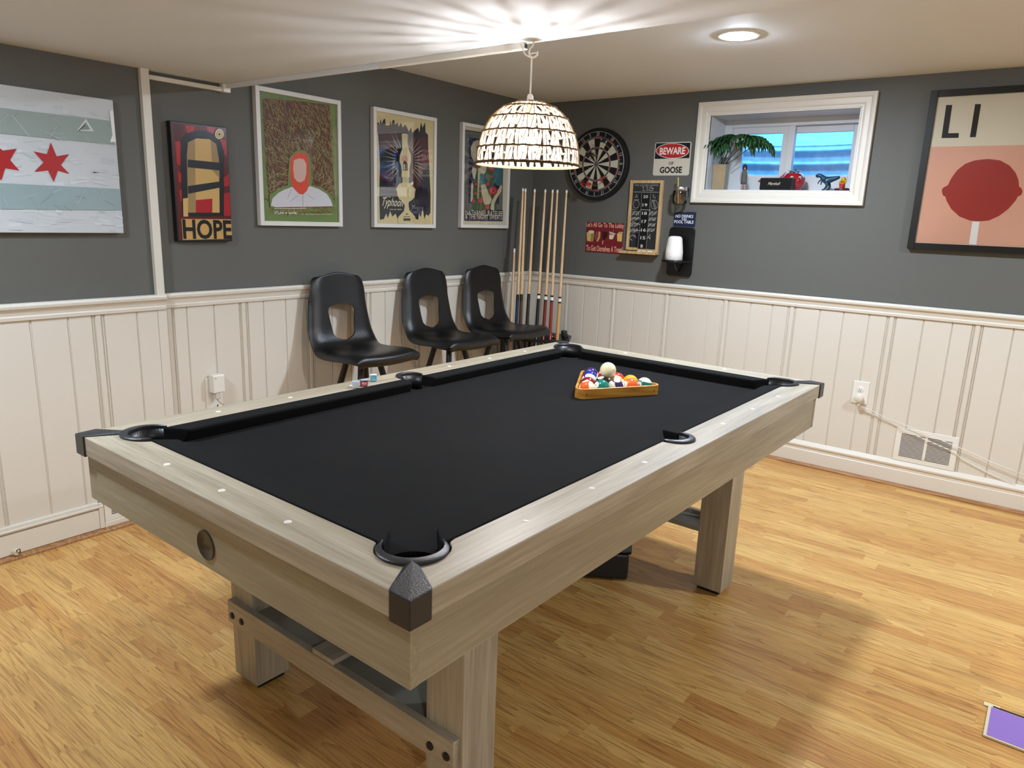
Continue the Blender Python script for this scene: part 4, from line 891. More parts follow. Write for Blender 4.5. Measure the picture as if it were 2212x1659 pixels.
for b in range(len(levels)-1):
    n = [46, 46, 44, 38, 24][b]
    (ra, za), (rb_, zb) = dome(levels[b]), dome(levels[b+1])
    mid = dome((levels[b]+levels[b+1])/2)
    for i in range(n):
        a0 = 2*pi*(i+RR.uniform(-.1, .1))/n; sh = (1 if i % 2 else -.25)*2*pi/n*.55
        wv = 2*pi/n*.33
        pts = []
        for (r, z, da) in ((ra, za, 0), (mid[0], mid[1], .5), (rb_, zb, 1)):
            a = a0+sh*da; q = wv*(1-.35*da if i % 2 else .7+.25*da)
            pts.append(((r*cos(a-q), r*sin(a-q), z), (r*cos(a+q), r*sin(a+q), z)))
        sl.add([p for pr_ in pts for p in pr_], [(0, 1, 3, 2), (2, 3, 5, 4)])
        for side in (0, 1):
            tw.tube([(p[side][0]*1.010, p[side][1]*1.010, p[side][2]) for p in pts], .0013, 4, caps=False)
for b, t in enumerate(levels):
    r, z = dome(t)
    tw.tube([(r*1.012*cos(2*pi*i/72), r*1.012*sin(2*pi*i/72), z+.0012*sin(i*2.4)) for i in range(72)], .0033, 5, closed=True)
tw.tube([(R0*1.01*cos(2*pi*i/72), R0*1.01*sin(2*pi*i/72), -.004) for i in range(72)], .002, 5, closed=True)
shd = sl.build('lamp_shade', M_paper, lamp)
tw.build('twine_weave', M_cord, shd, smooth='all')
MB().lathe([(.022, .180), (.022, .187), (.010, .196), (.009, .206), (.006, .210)], 16).build('cord_cap', M_plastic, lamp, smooth=True)
MB().lathe([(.016, .105), (.019, .12), (.019, .15), (.012, .18)], 16).build('socket', M_plastic, lamp, smooth=True)
M_bulb = mat('lit_bulb', 'ffffff', .5, emit='fbf8fb', estr=BULB)
bl = MB().lathe([(1e-6, .038), (.013, .040), (.0235, .051), (.0235, .067), (.014, .080), (1e-6, .083)], 20).build('bulb_core', M_bulb, lamp, smooth=True)
M_bglass = panemat('bulb_glass', (.98, .98, .98), .6)
MB().lathe([(1e-6, .028), (.014, .031), (.024, .041), (.029, .055), (.027, .070), (.019, .085), (.014, .104)], 20, caps=False).build('bulb_glass', M_bglass, lamp, smooth=True)
MB().tube([(0, 0, .208), (.0005, .0, .26), (0, 0, .312)], .0028, 8).build('cord', M_plastic, lamp, smooth=True)

hk = thing('ceiling_hook', 'white screw hook in the low ceiling holding the lamp cord', 'hook', (LX, LY, ZL))
dr = Vector((sin(.6447), -cos(.6447), 0))   # image-right direction on plan
def hp(u, z): return (dr.x*u, dr.y*u, z)
MB().tube([hp(.004, .0), hp(.004, -.012), hp(.002, -.018), hp(-.006, -.026), hp(-.009, -.036), hp(-.007, -.047), hp(0, -.053), hp(.009, -.051), hp(.016, -.043), hp(.018, -.033)], .0026, 8).lathe([(.008, -.002), (.008, 0)], 12, M=Matrix.Translation(hp(.004, 0))).build('hook', M_plastic, hk, smooth=True)
cd = thing('lamp_cable', 'white cable looped over the ceiling hook and into the raceway', 'cable', (LX, LY, ZL))
MB().tube([hp(-.038, -.014), hp(-.030, -.026), hp(-.02, -.044), hp(-.004, -.052), hp(.012, -.050), hp(.019, -.043), hp(.012, -.038), hp(-.002, -.040), hp(-.008, -.046), hp(0, -.049), hp(.0, -.056)], .0027, 8).build('cable', M_plastic, cd, smooth=True)
rw = thing('cable_raceway', 'white plastic cable raceway running along the ceiling edge to the lamp', 'cable raceway', (XS, 0, ZL))
MB().box((-.026, -1.695, -.020), (-.004, -1.03, 0)).build('cover', M_plastic, rw, bevel=.002)
MB().box((-.024, -1.031, -.018), (-.004, -.012, 0)).build('cover', M_ceil, rw, bevel=.002)
MB().box((-.021, -1.6975, -.016), (-.009, -1.6952, -.004)).build('open_end', M_dark, rw)
MB().box((-.40, -.024, -.034), (-.028, -.0, -.016)).build('wall_cover', M_plastic, rw, bevel=.002)
MB().box((-.036, -.034, -.036), (.0, -.0, -.0)).build('corner_piece', M_plastic, rw, bevel=.002)

# ------------------------------------------------------------------ recessed lights; all but the first are added unseen fill
M_can = mat('lit_diffuser', 'ffffff', .6, emit='dfeeff', estr=CAN)
M_fill_left = mat('fill_diffuser_left', 'ffffff', .6, emit='dfeeff', estr=FILL_LEFT)
def can(x, y, z, label, m):
    t = thing('recessed_light', label, 'ceiling light', (x, y, z))
    MB().lathe([(.071, -.004), (.076, -.006), (.088, -.004), (.09, 0), (.071, 0)], 40, caps=False).build('trim_ring', M_plastic, t, smooth=True)
    MB().lathe([(1e-6, -.012), (.045, -.011), (.066, -.007), (.071, -.003)], 40).build('diffuser', m, t)
    return t
can(-1.19, -1.90, ZU, 'lit round recessed ceiling light above the window wall', M_can)
can(-1.19, -4.05, ZU, 'unseen round recessed ceiling light added further along', M_can)  # assumed second light, added out of view
M_fill_rear = mat('fill_diffuser_rear', 'ffffff', .6, emit='dfeeff', estr=FILL_REAR)
can(-3.98, -.92, ZL, 'unseen round recessed light added in the low ceiling near the flag painting', M_fill_left)  # added unseen light to brighten the left panelling and floor
can(-4.9, -4.3, ZL, 'unseen round recessed light added in the low ceiling behind the camera', M_fill_rear)  # added unseen fill light from behind the camera

# ------------------------------------------------------------------ pool table (local frame: x long, y short)
TL, TW, TZ, BED = 2.1928, 1.237, .80, .763
hl, hw = TL/2, TW/2
GB = dict(base='a59a85', dark='857a66', light='bfb5a1', rough=.42, ring=6, stretch=10, scale=5, contrast=.24)
A_x = wood('greige_oak_apron_x', 'x', offset=11, **{**GB, 'base': '988d75', 'light': 'aea48d'}); A_y = wood('greige_oak_apron_y', 'y', offset=17, **{**GB, 'base': '948b72', 'light': 'aaa188'})
W_x = wood('greige_oak_x', 'x', **GB); W_y = wood('greige_oak_y', 'y', offset=3, **GB); W_z = wood('greige_oak_z', 'z', offset=7, **GB)
M_cloth = mat('black_felt', '131313', .95, bump=.25, bscale=700, spec=.15, var=.25, vscale=5)
M_rub = mat('dark_pocket_plastic', '26272a', .36, bump=.12, bscale=300)
M_brz = mat('bronze_medallion', '4a443a', .4, metal=.7)
pt_ = thing('pool_table', 'black cloth pool table with greige oak rails and legs in the middle of the room', 'pool table', (TX, TY, 0), TH)
RWD, NOSE = .10, .158
PC, PR_ = .131, .071          # corner pocket centre inset, cut radius
SC_, SR = .098, .060          # side pocket
CUTC, CUTS = .070, .056
def inner(dist_from_corner, L, side):
    d = RWD
    t = dist_from_corner
    for u in (t, L-t):
        if abs(u-PC) < CUTC: d = min(d, PC-math.sqrt(CUTC**2-(u-PC)**2))
        d = min(d, max(0, u))
    if side and abs(t-L/2) < CUTS: d = min(d, SC_-math.sqrt(CUTS**2-(t-L/2)**2))
    return max(d, 0)
def rail(L, side, M, m):
    ts = sorted(set([0, L]+[L*i/160 for i in range(161)]+[L/2+CUTS*x for x in (-1, -.98, .98, 1)]))
    pts = [(0, 0), (L, 0)] + [(t, inner(t, L, side)) for t in reversed(ts) if 0 < t < L]
    return MB().prism(pts, .750, TZ, M=M).build('top_rail', m, pt_, bevel=.0015, seg=1)
def fr_(ox, oy, a): return Matrix.Translation((ox, oy, 0)) @ Matrix.Rotation(a, 4, 'Z')
rail(TL, True, fr_(-hl, -hw, 0), W_x); rail(TL, True, fr_(hl, hw, pi), W_x)
rail(TW, False, fr_(hl, -hw, pi/2), W_y); rail(TW, False, fr_(-hl, hw, -pi/2), W_y)
# aprons
ZB = .624; ai = .015
MB().box((-hl+ai, -hw+ai, ZB), (-hl+ai+.019, hw-ai, .749)).build('apron', A_y, pt_)
MB().box((hl-ai-.019, -hw+ai, ZB), (hl-ai, hw-ai, .749)).build('apron', A_y, pt_)
MB().box((-hl+ai+.019, -hw+ai+.001, ZB), (hl-ai-.019, -hw+ai+.019, .749)).build('apron', A_x, pt_)
MB().box((-hl+ai+.019, hw-ai-.019, ZB), (hl-ai-.019, hw-ai-.001, .749)).build('apron', A_x, pt_)
# bed cloth with pocket cut-outs
pk = [(-hl+PC, -hw+PC, 225), (hl-PC, -hw+PC, 315), (hl-PC, hw-PC, 45), (-hl+PC, hw-PC, 135)]
sk = [(0, -hw+SC_, 270), (0, hw-SC_, 90)]
bx, by = hl-.125, hw-.118
poly = []
def arc(cx, cy, r, a0, a1, n=10): return [(cx+r*cos(RAD(a0+(a1-a0)*i/n)), cy+r*sin(RAD(a0+(a1-a0)*i/n))) for i in range(n+1)]
e = .0575
poly += arc(-hl+PC, -hw+PC, e, 90, 0); poly += arc(0, -hw+SC_, .052, 180, 0)[0:0]
def sidearc(cy, sgn):
    q = arc(0, cy, .0462, 180, 0) if sgn < 0 else arc(0, cy, .0462, 0, -180)
    return [(x, y) for x, y in q if abs(y) < by+.0001]
poly = arc(-hl+PC, -hw+PC, e, 95, -5) + [(-.06, -by)] + sidearc(-hw+SC_, -1) + [(.06, -by)] + arc(hl-PC, -hw+PC, e, 185, 85) + arc(hl-PC, hw-PC, e, 275, 175) + [(.06, by)] + sidearc(hw-SC_, 1) + [(-.06, by)] + arc(-hl+PC, hw-PC, e, 5, -95)
MB().prism(poly, BED-.025, BED).build('bed_cloth', M_cloth, pt_)
MB().box((-hl+.2, -hw+.2, ZB+.01), (hl-.2, hw-.2, BED-.026)).build('slate', M_dark, pt_)
# cushions: prisms with angled ends
def cushion(x0, x1, e0, e1, M):
    """runs along local x from x0 to x1 at the back, wood edge at y=RWD, nose at y=NOSE; e0,e1 end setbacks at the nose"""
    prof = [(RWD, TZ-.001), (RWD+.004, TZ+.001), (NOSE-.004, TZ-.001), (NOSE, TZ-.004), (NOSE-.001, TZ-.009), (NOSE-.012, BED-.001), (RWD, BED-.001)]
    vs = []
    for s, xb, ee in ((0, x0, e0), (1, x1, -e1)):
        for y, z in prof: vs.append((xb+ee*(y-RWD)/(NOSE-RWD), y, z))
    n = len(prof)
    fs = [tuple(range(n)), tuple(range(2*n-1, n-1, -1))]+[(i, (i+1) % n, n+(i+1) % n, n+i) for i in range(n)]
    MB().add(vs, fs, M=M).build('cushion', M_cloth, pt_, bevel=.004, seg=2)
cA = PC+.043
for M in (fr_(-hl, -hw, 0), fr_(hl, hw, pi)):
    cushion(cA, hl-.044, .045, .012, M); cushion(hl+.044, TL-cA, .012, .045, M)
for M in (fr_(hl, -hw, pi/2), fr_(-hl, hw, -pi/2)): cushion(cA, TW-cA, .045, .045, M)
# pockets: raised C rim + leather-look cup
def pocket(cx, cy, deg, ro, ri, half, ofs):
    n = 40; pr = []
    vs = []
    for i in range(n+1):
        t = -1+2*i/n; a = RAD(deg+half*t); wdt = (ro-ri)*(1-abs(t)**1.9)*.9+.0035
        hgt = .007+.001*(1-abs(t))
        r0 = ri; r1 = ri+wdt
        q = [(r0, TZ-.012), (r0, TZ+hgt-.002), (r0+.002, TZ+hgt), (r1-.003, TZ+hgt-.0005), (r1, TZ+hgt-.003), (r1, TZ-.012)]
        vs += [(cx+r*cos(a), cy+r*sin(a), z) for r, z in q]
    m = 6
    fs = [tuple(range(m)), tuple(n*m+k for k in range(m-1, -1, -1))]+[(i*m+k, i*m+(k+1) % m, (i+1)*m+(k+1) % m, (i+1)*m+k) for i in range(n) for k in range(m)]
    r = MB().add(vs, fs).build('pocket_rim', M_rub, pt_, smooth=True)
    c = MB(); k = RAD(half*1.0)
    c.lathe([(ri+.001, TZ-.004), (ri+.001, BED-.02)], 28, M=Matrix.Translation((cx, cy, 0)), a0=RAD(deg)-k, a1=RAD(deg)+k)
    c.lathe([(ri+.001, BED-.02), (ri-.004, .68), (ri-.016, .655), (1e-6, .65)], 28, M=Matrix.Translation((cx, cy, 0)), caps=False)
    c.build('pocket_cup', M_black, r, smooth=True, solid=.002)
for x, y, d in pk: pocket(x, y, d, .075, .056, 108, 0)
for x, y, d in sk: pocket(x, y, d, .063, .045, 92, 0)
# corner caps
def cap(cx, cy, sx, sy):
    w_, o = .046, .004; t0 = PC-.071*.707
    tp = TZ+.004; b = .7465
    def P(u, v, z): return (cx-sx*u, cy-sy*v, z)    # u,v = inset from corner
    tip = [(t0+.012, t0-.001), (t0-.001, t0+.012)]
    top = [P(*tip[0], tp-.001), P(w_, -o, tp-.002), P(-o, -o, tp-.004), P(-o, w_, tp-.002), P(*tip[1], tp-.001), P(t0+.001, t0+.001, tp+.005)]
    bot = [P(w_, -o, b), P(-o, -o, b), P(-o, w_, b), P(.004, w_, b), P(.004, .004, b), P(w_, .004, b)]
    low = [P(tip[0][0], tip[0][1], TZ-.002), P(tip[1][0], tip[1][1], TZ-.002), P(w_, .004, TZ-.002), P(.004, w_, TZ-.002), P(.004, .004, TZ-.002)]
    V = top+[top[5]]+bot+low
    F = [(0, 1, 5), (1, 2, 5), (5, 2, 3), (5, 3, 4), (0, 5, 4), (1, 7, 8, 2), (2, 8, 9, 3), (7, 12, 11, 10, 9, 8), (1, 15, 12, 7), (3, 9, 10, 16), (15, 17, 11, 12), (17, 16, 10, 11), (0, 13, 15, 1), (4, 3, 16, 14), (0, 4, 14, 13), (13, 14, 16, 17, 15)]
    MB().add(V, F).build('corner_cap', M_rub, pt_, bevel=.0025, seg=2)
for sx in (-1, 1):
    for sy in (-1, 1): cap(sx*hl, sy*hw, sx, sy)
# sight markers
M_dot = mat('mother_of_pearl', 'ebe6da', .2)
for x in (-.735, -.49, -.245, .245, .49, .735):
    for y in (-1, 1): MB().lathe([(1e-6, .0016), (.0062, .0012), (.0078, 0)], 16, M=Matrix.Translation((x, y*(hw-.052), TZ))).build('sight_marker', M_dot, pt_, smooth=True)
for y in (-.235, 0, .235):
    for x in (-1, 1): MB().lathe([(1e-6, .0016), (.0062, .0012), (.0078, 0)], 16, M=Matrix.Translation((x*(hl-.044), y, TZ))).build('sight_marker', M_dot, pt_, smooth=True)
# legs
lx, ly, ls_ = .3101, .1583, .112
for sx in (-1, 1):
    for sy in (-1, 1):
        x0, x1 = sorted((sx*(hl-lx), sx*(hl-lx-ls_))); y0, y1 = sorted((sy*(hw-ly), sy*(hw-ly-ls_)))
        g_ = MB().box((x0, y0, .016), (x1, y1, ZB+.1)).build('leg', W_z, pt_, bevel=.0012, seg=1)
        MB().box((x0+.012, y0+.012, 0), (x1-.012, y1-.012, .016)).build('foot', M_black, g_)
# stretchers with bolts, inner shelf, centre beam
for sx in (-1, 1):
    x0, x1 = sorted((sx*(hl-lx), sx*(hl-lx+.021)))
    st = MB().box((x0, -.452, .200), (x1, .447, .270)).build('stretcher', W_y, pt_, bevel=.001, seg=1)
    for y in (-.432, -.382, .376, .424):
        T = Matrix.Translation((sx*(hl-lx+.021), y, .227)) @ Matrix.Rotation(sx*pi/2, 4, 'Y')
        MB().lathe([(.0105, 0), (.0105, .002), (.008, .0045), (1e-6, .0055)], 18, M=T).build('bolt', M_blackgloss, st, smooth=True)
    xs = sorted((sx*(hl-lx), sx*(hl-lx-ls_)))
    MB().box((xs[0]+.001, -.35, .236), (xs[1]-.001, .35, .254)).build('shelf', mat('grey_laminate', '8d897c', .25), pt_)
MB().box((-(hl-lx)-.019, -.038, .2705), (hl-lx, .047, .285)).build('centre_beam', W_x, pt_, bevel=.001, seg=1)
# medallion on the end apron
T = Matrix.Translation((-hl+ai, .024, .677)) @ Matrix.Rotation(-pi/2, 4, 'Y')
md = MB().lathe([(.034, 0), (.034, .002), (.0325, .0032), (.031, .0022), (1e-6, .0026)], 40, M=T).build('medallion', M_brz, pt_, smooth=True)
A = Art(0); col = '221e18'
for pts in ([(-.022, .0), (-.02, .01), (-.012, .013), (-.008, .008), (-.014, .002), (-.006, -.003), (-.01, -.012), (-.02, -.01)], [(-.004, -.002), (0, .002), (.003, -.003), (.006, .002), (.009, -.003), (.012, .001), (.014, -.003)], [(.016, .004), (.017, -.004), (.02, -.001), (.023, -.003)], [(-.024, -.006), (-.01, -.007), (.012, -.006)]):
    A.line(pts, .0016, col)
A.build('script_engraving', M_ink, md, loc=(-hl+ai-.0029, .024, .677), rot=(0, 0, -pi/2))

# ------------------------------------------------------------------ balls, rack
BR = .0295; BD = .0592
view = Vector((-2.32, -1.30, .60)).normalized(); right = Vector((sin(.6447), -cos(.6447), 0)); upv = Vector((0, 0, 1))
BC = {'yellow': 'dfa31c', 'blue': '1f2c86', 'red': 'c03028', 'purple': '33245c', 'orange': 'e0622a', 'green': '0f6f68', 'maroon': '7a1a26', 'black': '111111'}
def ballmat(col, stripe):
    m, nt, b = newmat(f'ball_{col}_{"stripe" if stripe else "solid"}')
    tc = node(nt, 'ShaderNodeTexCoord'); sp = node(nt, 'ShaderNodeSeparateXYZ'); nt.links.new(tc.outputs['Object'], sp.inputs[0])
    disc = math_(nt, 'GREATER_THAN', math_(nt, 'ABSOLUTE', sp.outputs[0]), BR*.905)
    if stripe: disc = math_(nt, 'MAXIMUM', disc, math_(nt, 'GREATER_THAN', math_(nt, 'ABSOLUTE', sp.outputs[2]), BR*.55))
    mx = node(nt, 'ShaderNodeMix', data_type='RGBA'); nt.links.new(disc, mx.inputs[0])
    mx.inputs[6].default_value = lin(BC[col]); mx.inputs[7].default_value = lin('ece3cf'); nt.links.new(mx.outputs[2], b.inputs['Base Color'])
    b.inputs['Roughness'].default_value = .08; b.inputs['Coat Weight'].default_value = .3
    return m
def vec(a, b, c): return (view*a+right*b+upv*c).normalized()
def ball(num, col, stripe, pos, nd, pole, label):
    X = nd.normalized(); Z = (pole-X*pole.dot(X)).normalized(); Y = Z.cross(X)
    R = Matrix((X, Y, Z)).transposed().to_4x4()
    b = MB(); b.ball((0, 0, 0), BR, 40, 0)
    vs, fs, asp = textmesh(str(num), .01)
    h = .0095; w = h*asp*.9
    out = []
    for u, v in vs:
        p = Vector((BR, (u-.5)*w, (v-.5)*h)); out.append(p.normalized()*BR*1.003)
    b.add(out, fs, 1)
    o = b.build('billiard_ball', [ballmat(col, stripe), M_dark], None, smooth='all', loc=pos)
    o.rotation_euler = R.to_euler(); tag(o, label, 'ball', 'numbered billiard balls in the rack')
angr = RAD(-32); ev = Vector((cos(angr), sin(angr), 0)); nv = Vector((-ev.y, ev.x, 0)); RC = Vector((-2.04, -1.86, 0))
def bp(r, k): q = RC+nv*(r*.866*BD-1.155*BD)+ev*BD*(k-(4-r)/2); return (q.x, q.y, BED+BR)
ball(13, 'orange', True, bp(0, 0), vec(.1, .3, -1), vec(.35, .9, .25), 'orange striped ball at the left end of the front row')
ball(6, 'green', False, bp(0, 1), vec(.5, -.75, .35), vec(0, 0, 1), 'solid green ball second from left in the front row')
ball(12, 'purple', True, bp(0, 2), vec(.35, .1, .95), vec(.5, -.85, 0), 'purple striped ball in the middle of the front row')
ball(5, 'orange', False, bp(0, 3), vec(.55, -.8, .25), vec(0, 0, 1), 'solid orange ball second from right in the front row')
ball(14, 'green', True, bp(0, 4), vec(.6, -.75, .05), vec(-.1, .25, .95), 'green striped ball at the right end of the front row')
ball(7, 'maroon', False, bp(1, 0), vec(-1, .1, -.3), vec(0, 0, 1), 'solid maroon ball in the second row at the left edge of the rack')
ball(8, 'black', False, bp(1, 1), vec(-.2, .3, -1), vec(0, 0, 1), 'solid black ball below left of the cream cue ball')
ball(9, 'yellow', True, bp(1, 2), vec(.55, .1, .8), vec(.2, -.3, .8), 'yellow striped ball behind the purple striped one')
ball(1, 'yellow', False, bp(1, 3), vec(-1, .2, -.3), vec(0, 0, 1), 'solid yellow ball behind the orange one near the right end')
ball(10, 'blue', True, bp(2, 0), vec(-.2, .9, -.3), vec(.4, -.6, .6), 'blue striped ball showing its white end at the left edge of the rack')
ball(15, 'maroon', True, bp(2, 1), vec(.3, 0, -1), vec(.3, .9, 0), 'maroon striped ball almost hidden under the cream cue ball')
ball(3, 'red', False, bp(2, 2), vec(-1, .2, -.3), vec(0, 0, 1), 'solid red ball right behind the cream cue ball')
ball(2, 'blue', False, bp(3, 0), vec(-1, 0, .3), vec(0, 0, 1), 'solid blue ball just in front of the solid purple one')
ball(11, 'red', True, bp(3, 1), vec(.55, -.2, .8), vec(0, .9, .5), 'red striped ball with its number showing left of the cream cue ball')
ball(4, 'purple', False, bp(4, 0), vec(-1, .2, -.3), vec(0, 0, 1), 'solid purple ball at the far corner of the rack')
M_cue = mat('ivory_ball', 'e6dcb4', .15, var=.06, vscale=40)
tag(MB().ball((0, 0, 0), BR*1.02, 40).build('cue_ball', M_cue, None, smooth='all', loc=(RC.x, RC.y, BED+BR+.0475)), 'plain cream cue ball resting on top of the racked balls', 'ball')
# triangle rack: rounded triangle ring
def rtri(inr, rad, n=8):
    """rounded triangle with inradius inr and corner radius rad, apex along +nv"""
    pts = []; c = inr-rad
    for k, a in enumerate((90, 210, 330)):
        cx, cy = 2*c*cos(RAD(a)), 2*c*sin(RAD(a))
        pts += [(cx+rad*cos(RAD(a-60+120*i/n)), cy+rad*sin(RAD(a-60+120*i/n))) for i in range(n+1)]
    return pts
inr = BD*1.155+BR+.002
tr = MB(); ip, op = rtri(inr, .02), rtri(inr+.0095, .0295); n = len(ip); z0, z1 = 0, .037
vs = [(x, y, z) for z in (z0, z1) for P_ in (ip, op) for x, y in P_]
tr.add(vs, [(2*n+i, 2*n+(i+1) % n, 3*n+(i+1) % n, 3*n+i) for i in range(n)]+[(i, n+i, n+(i+1) % n, (i+1) % n) for i in range(n)]+[(n+i, 3*n+i, 3*n+(i+1) % n, n+(i+1) % n) for i in range(n)]+[(i, (i+1) % n, 2*n+(i+1) % n, 2*n+i) for i in range(n)])
M_rack = wood('varnished_maple', 'x', 'bd8434', '955f1f', 'd9a553', rough=.25, scale=12)
rk = thing('ball_rack', 'varnished wooden triangle rack around the billiard balls', 'ball rack', (RC.x, RC.y, BED), angr)
tr.build('frame', M_rack, rk, bevel=.0015)
for x in (-.138, .138):
    MB().lathe([(.0028, 0), (1e-6, .0006)], 10, M=Matrix.Translation((x, -inr-.0096, .017)) @ Matrix.Rotation(pi/2, 4, 'X')).build('screw', mat('rust_screw', '5a2f14', .5), rk)

# chalk cubes on the far-left rail
def chalk(lx_, ly_, rz, top, side, label, face=None, tip=0):
    T = Matrix.Translation((TX, TY, 0)) @ Matrix.Rotation(TH, 4, 'Z') @ Vector((lx_, ly_, TZ+.0016))
    t = thing('chalk_cube', label, 'chalk', T, rz, 'cue chalk cubes on the table rail')
    s = .0115; M = Matrix.Translation((0, 0, s))
    if tip: M = M @ Matrix.Rotation(pi/2, 4, 'X')
    MB().box((-s, -s, -s), (s, s, s*.8), 0, M).build('paper_wrap', mat('chalk_wrap', side, .6), t, bevel=.001)
    MB().lathe([(1e-6, s*.5), (.007, s*.62), (.0095, s*.9), (.0096, s*.75)], 16, M=M).box((-s*.98, -s*.98, s*.7), (s*.98, s*.98, s*.82), 0, M).build('chalk', mat('chalk_blue', top, .9, bump=.5, bscale=900), t, merge=False)
    if face:
        A = Art(-.0117); A.text(face, (-.009, .008, .009, .016), 'f0e6e6', .02, .2); A.rect(-.009, .004, .009, .006, 'e8c8cc'); A.build('wrap_print', M_ink, t)
chalk(-.257, .529, RAD(-38), '9fc3cf', 'd4dbd8', 'pale cue chalk cube on the rail, left one of the three')
chalk(-.221, .529, RAD(-30), '8fbfd6', 'a3152c', 'red wrapped cue chalk cube with white lettering between the two pale cubes', 'Master')
chalk(-.150, .562, RAD(-40), '78b7cf', 'd4dcd8', 'pale cue chalk cube on its side, showing a blue hollow, nearest the side pocket', tip=1)

# ------------------------------------------------------------------ swivel stools
M_seat = mat('black_moulded_plastic', '0d0e10', .3, bump=.15, bscale=260, spec=.55)
M_leg = mat('black_powder_coat', '0b0b0c', .35)
def make_chair(label, loc, rz):
    t = thing('swivel_stool', label, 'stool', loc, rz, 'black moulded stools along the poster wall')
    prof = [(-.212, .642, .192), (-.224, .656, .198), (-.226, .674, .203), (-.212, .689, .206), (-.14, .690, .209), (-.04, .680, .211), (.05, .676, .211), (.105, .682, .210), (.140, .704, .206), (.158, .742, .200),
            (.168, .79, .193), (.177, .845, .186), (.186, .90, .179), (.195, .955, .171), (.202, 1.005, .163), (.206, 1.034, .152), (.208, 1.047, .130)]
    us = [-1, -.985, -.93, -.8, -.6, -.35, -.12, .12, .35, .6, .8, .93, .985, 1]
    vs = []
    for j, (y, z, hwd) in enumerate(prof):
        for u in us:
            au = abs(u); edge = max(0, (au-.80)/.2)
            dish = .010*(1-u*u)
            if j <= 8:   # seat: edges roll down
                vs.append((u*hwd, y+(.012*(au**2) if j < 4 else 0), z-dish-.040*edge**2*(1 if j > 2 else .3)))
            else:        # back: edges roll backwards, top arched
                arch = (.022*(1-au) if j >= 14 else 0)-(.012*au**4 if j >= 15 else 0)
                vs.append((u*hwd, y+dish*.9+.036*edge**2*(1 if j < 13 else .5), z+arch*(j-13)/3 if j >= 14 else z))
    n = len(us)
    fs = [(j*n+i, j*n+i+1, (j+1)*n+i+1, (j+1)*n+i) for j in range(len(prof)-1) for i in range(n-1)]
    o = MB().add(vs, fs).build('seat_shell', M_seat, t, smooth='all')
    md = o.modifiers.new('s', 'SOLIDIFY'); md.thickness = .011; md.offset = -1
    u_ = o.modifiers.new('u', 'SUBSURF'); u_.levels = 2; u_.render_levels = 2
    o.parent = None; bpy.context.view_layer.update(); bake(o)
    hole = [(-.082, .885), (-.02, .902), (.02, .902), (.082, .885), (.086, .86), (.070, .745), (.055, .728), (.012, .712), (-.012, .712), (-.055, .728), (-.070, .745), (-.086, .86)]
    k = MB().prism(hole, .10, .30, axis='y').build('k', M_seat, bevel=.012, seg=3)
    cut(o, [k]); o.parent = t
    for p in o.data.polygons: p.use_smooth = True
    o.data.set_sharp_from_angle(angle=RAD(50))
    # swivel plate and bearing
    b = MB(); b.box((-.085, -.085, .640), (.085, .085, .648)).box((-.11, -.03, .648), (.11, .03, .664)).lathe([(.05, .618), (.05, .640)], 24)
    b.build('swivel_plate', M_leg, t, merge=False)
    MB().box((-.075, -.075, .604), (.075, .075, .618)).build('leg_plate', M_leg, t, bevel=.003)
    for sx in (-1, 1):
        for sy in (-1, 1):
            lg = MB().tube([(sx*.060, sy*.060, .612), (sx*.185, sy*.185, .012)], .0165, 10).build('leg', M_leg, t, smooth=True)
            MB().lathe([(.019, 0), (.019, .016), (.016, .02)], 12, M=Matrix.Translation((sx*.187, sy*.187, 0))).build('foot_cap', M_black, lg, smooth=True)
    r = .138
    MB().tube([(r*1.12*cos(2*pi*i/40), r*1.12*sin(2*pi*i/40), .24) for i in range(40)], .010, 8, closed=True).build('foot_ring', M_leg, t, smooth='all')
    return t
ch = make_chair('black moulded stool under the green and brown poster, leftmost of the three', (-1.857, -.290, 0), RAD(-3))
dup(ch, (-1.185, -.290, 0), RAD(-3), 'black moulded stool below the oil lamp poster, middle of the three')
dup(ch, (-.640, -.290, 0), RAD(-3), 'black moulded stool nearest the cue rack in the corner')

# ------------------------------------------------------------------ cue rack and cues
rackt = thing('cue_rack', 'black corner cue rack with a small shelf behind the pool table', 'cue rack', (0, 0, 0))
poly = [(-.034, -.034), (-.40, -.034), (-.47, -.16), (-.44, -.25), (-.30, -.49), (-.21, -.515), (-.034, -.42)]
CUES = [((-.355, -.126, 1.172), (-.421, -.172, .729), 'c'), ((-.329, -.160, 1.575), (-.398, -.201, .868), 0), ((-.319, -.174, 1.574), (-.383, -.221, .871), 1), ((-.282, -.224, 1.572), (-.354, -.262, .876), 2),
        ((-.241, -.282, 1.573), (-.314, -.317, .879), 3), ((-.213, -.323, 1.573), (-.286, -.357, .874), 4), ((-.195, -.349, 1.573), (-.263, -.392, .871), 5), ((-.161, -.400, 1.574), (-.233, -.437, .864), 6)]
M_rk = mat('black_rack_wood', '141414', .4, bump=.1, bscale=200)
shf = MB().prism(poly, .555, .573).build('shelf', M_rk, None)
cutters = []
bot = MB().prism([(-.034, -.034), (-.34, -.034), (-.50, -.18), (-.50, -.27), (-.34, -.47), (-.30, -.60), (-.034, -.60)], .10, .125).build('base', M_rk, None, bevel=.004)
def ext(c, z):
    t_, m_ = Vector(c[0]), Vector(c[1]); d = (m_-t_)/(m_.z-t_.z); return t_+d*(z-t_.z)
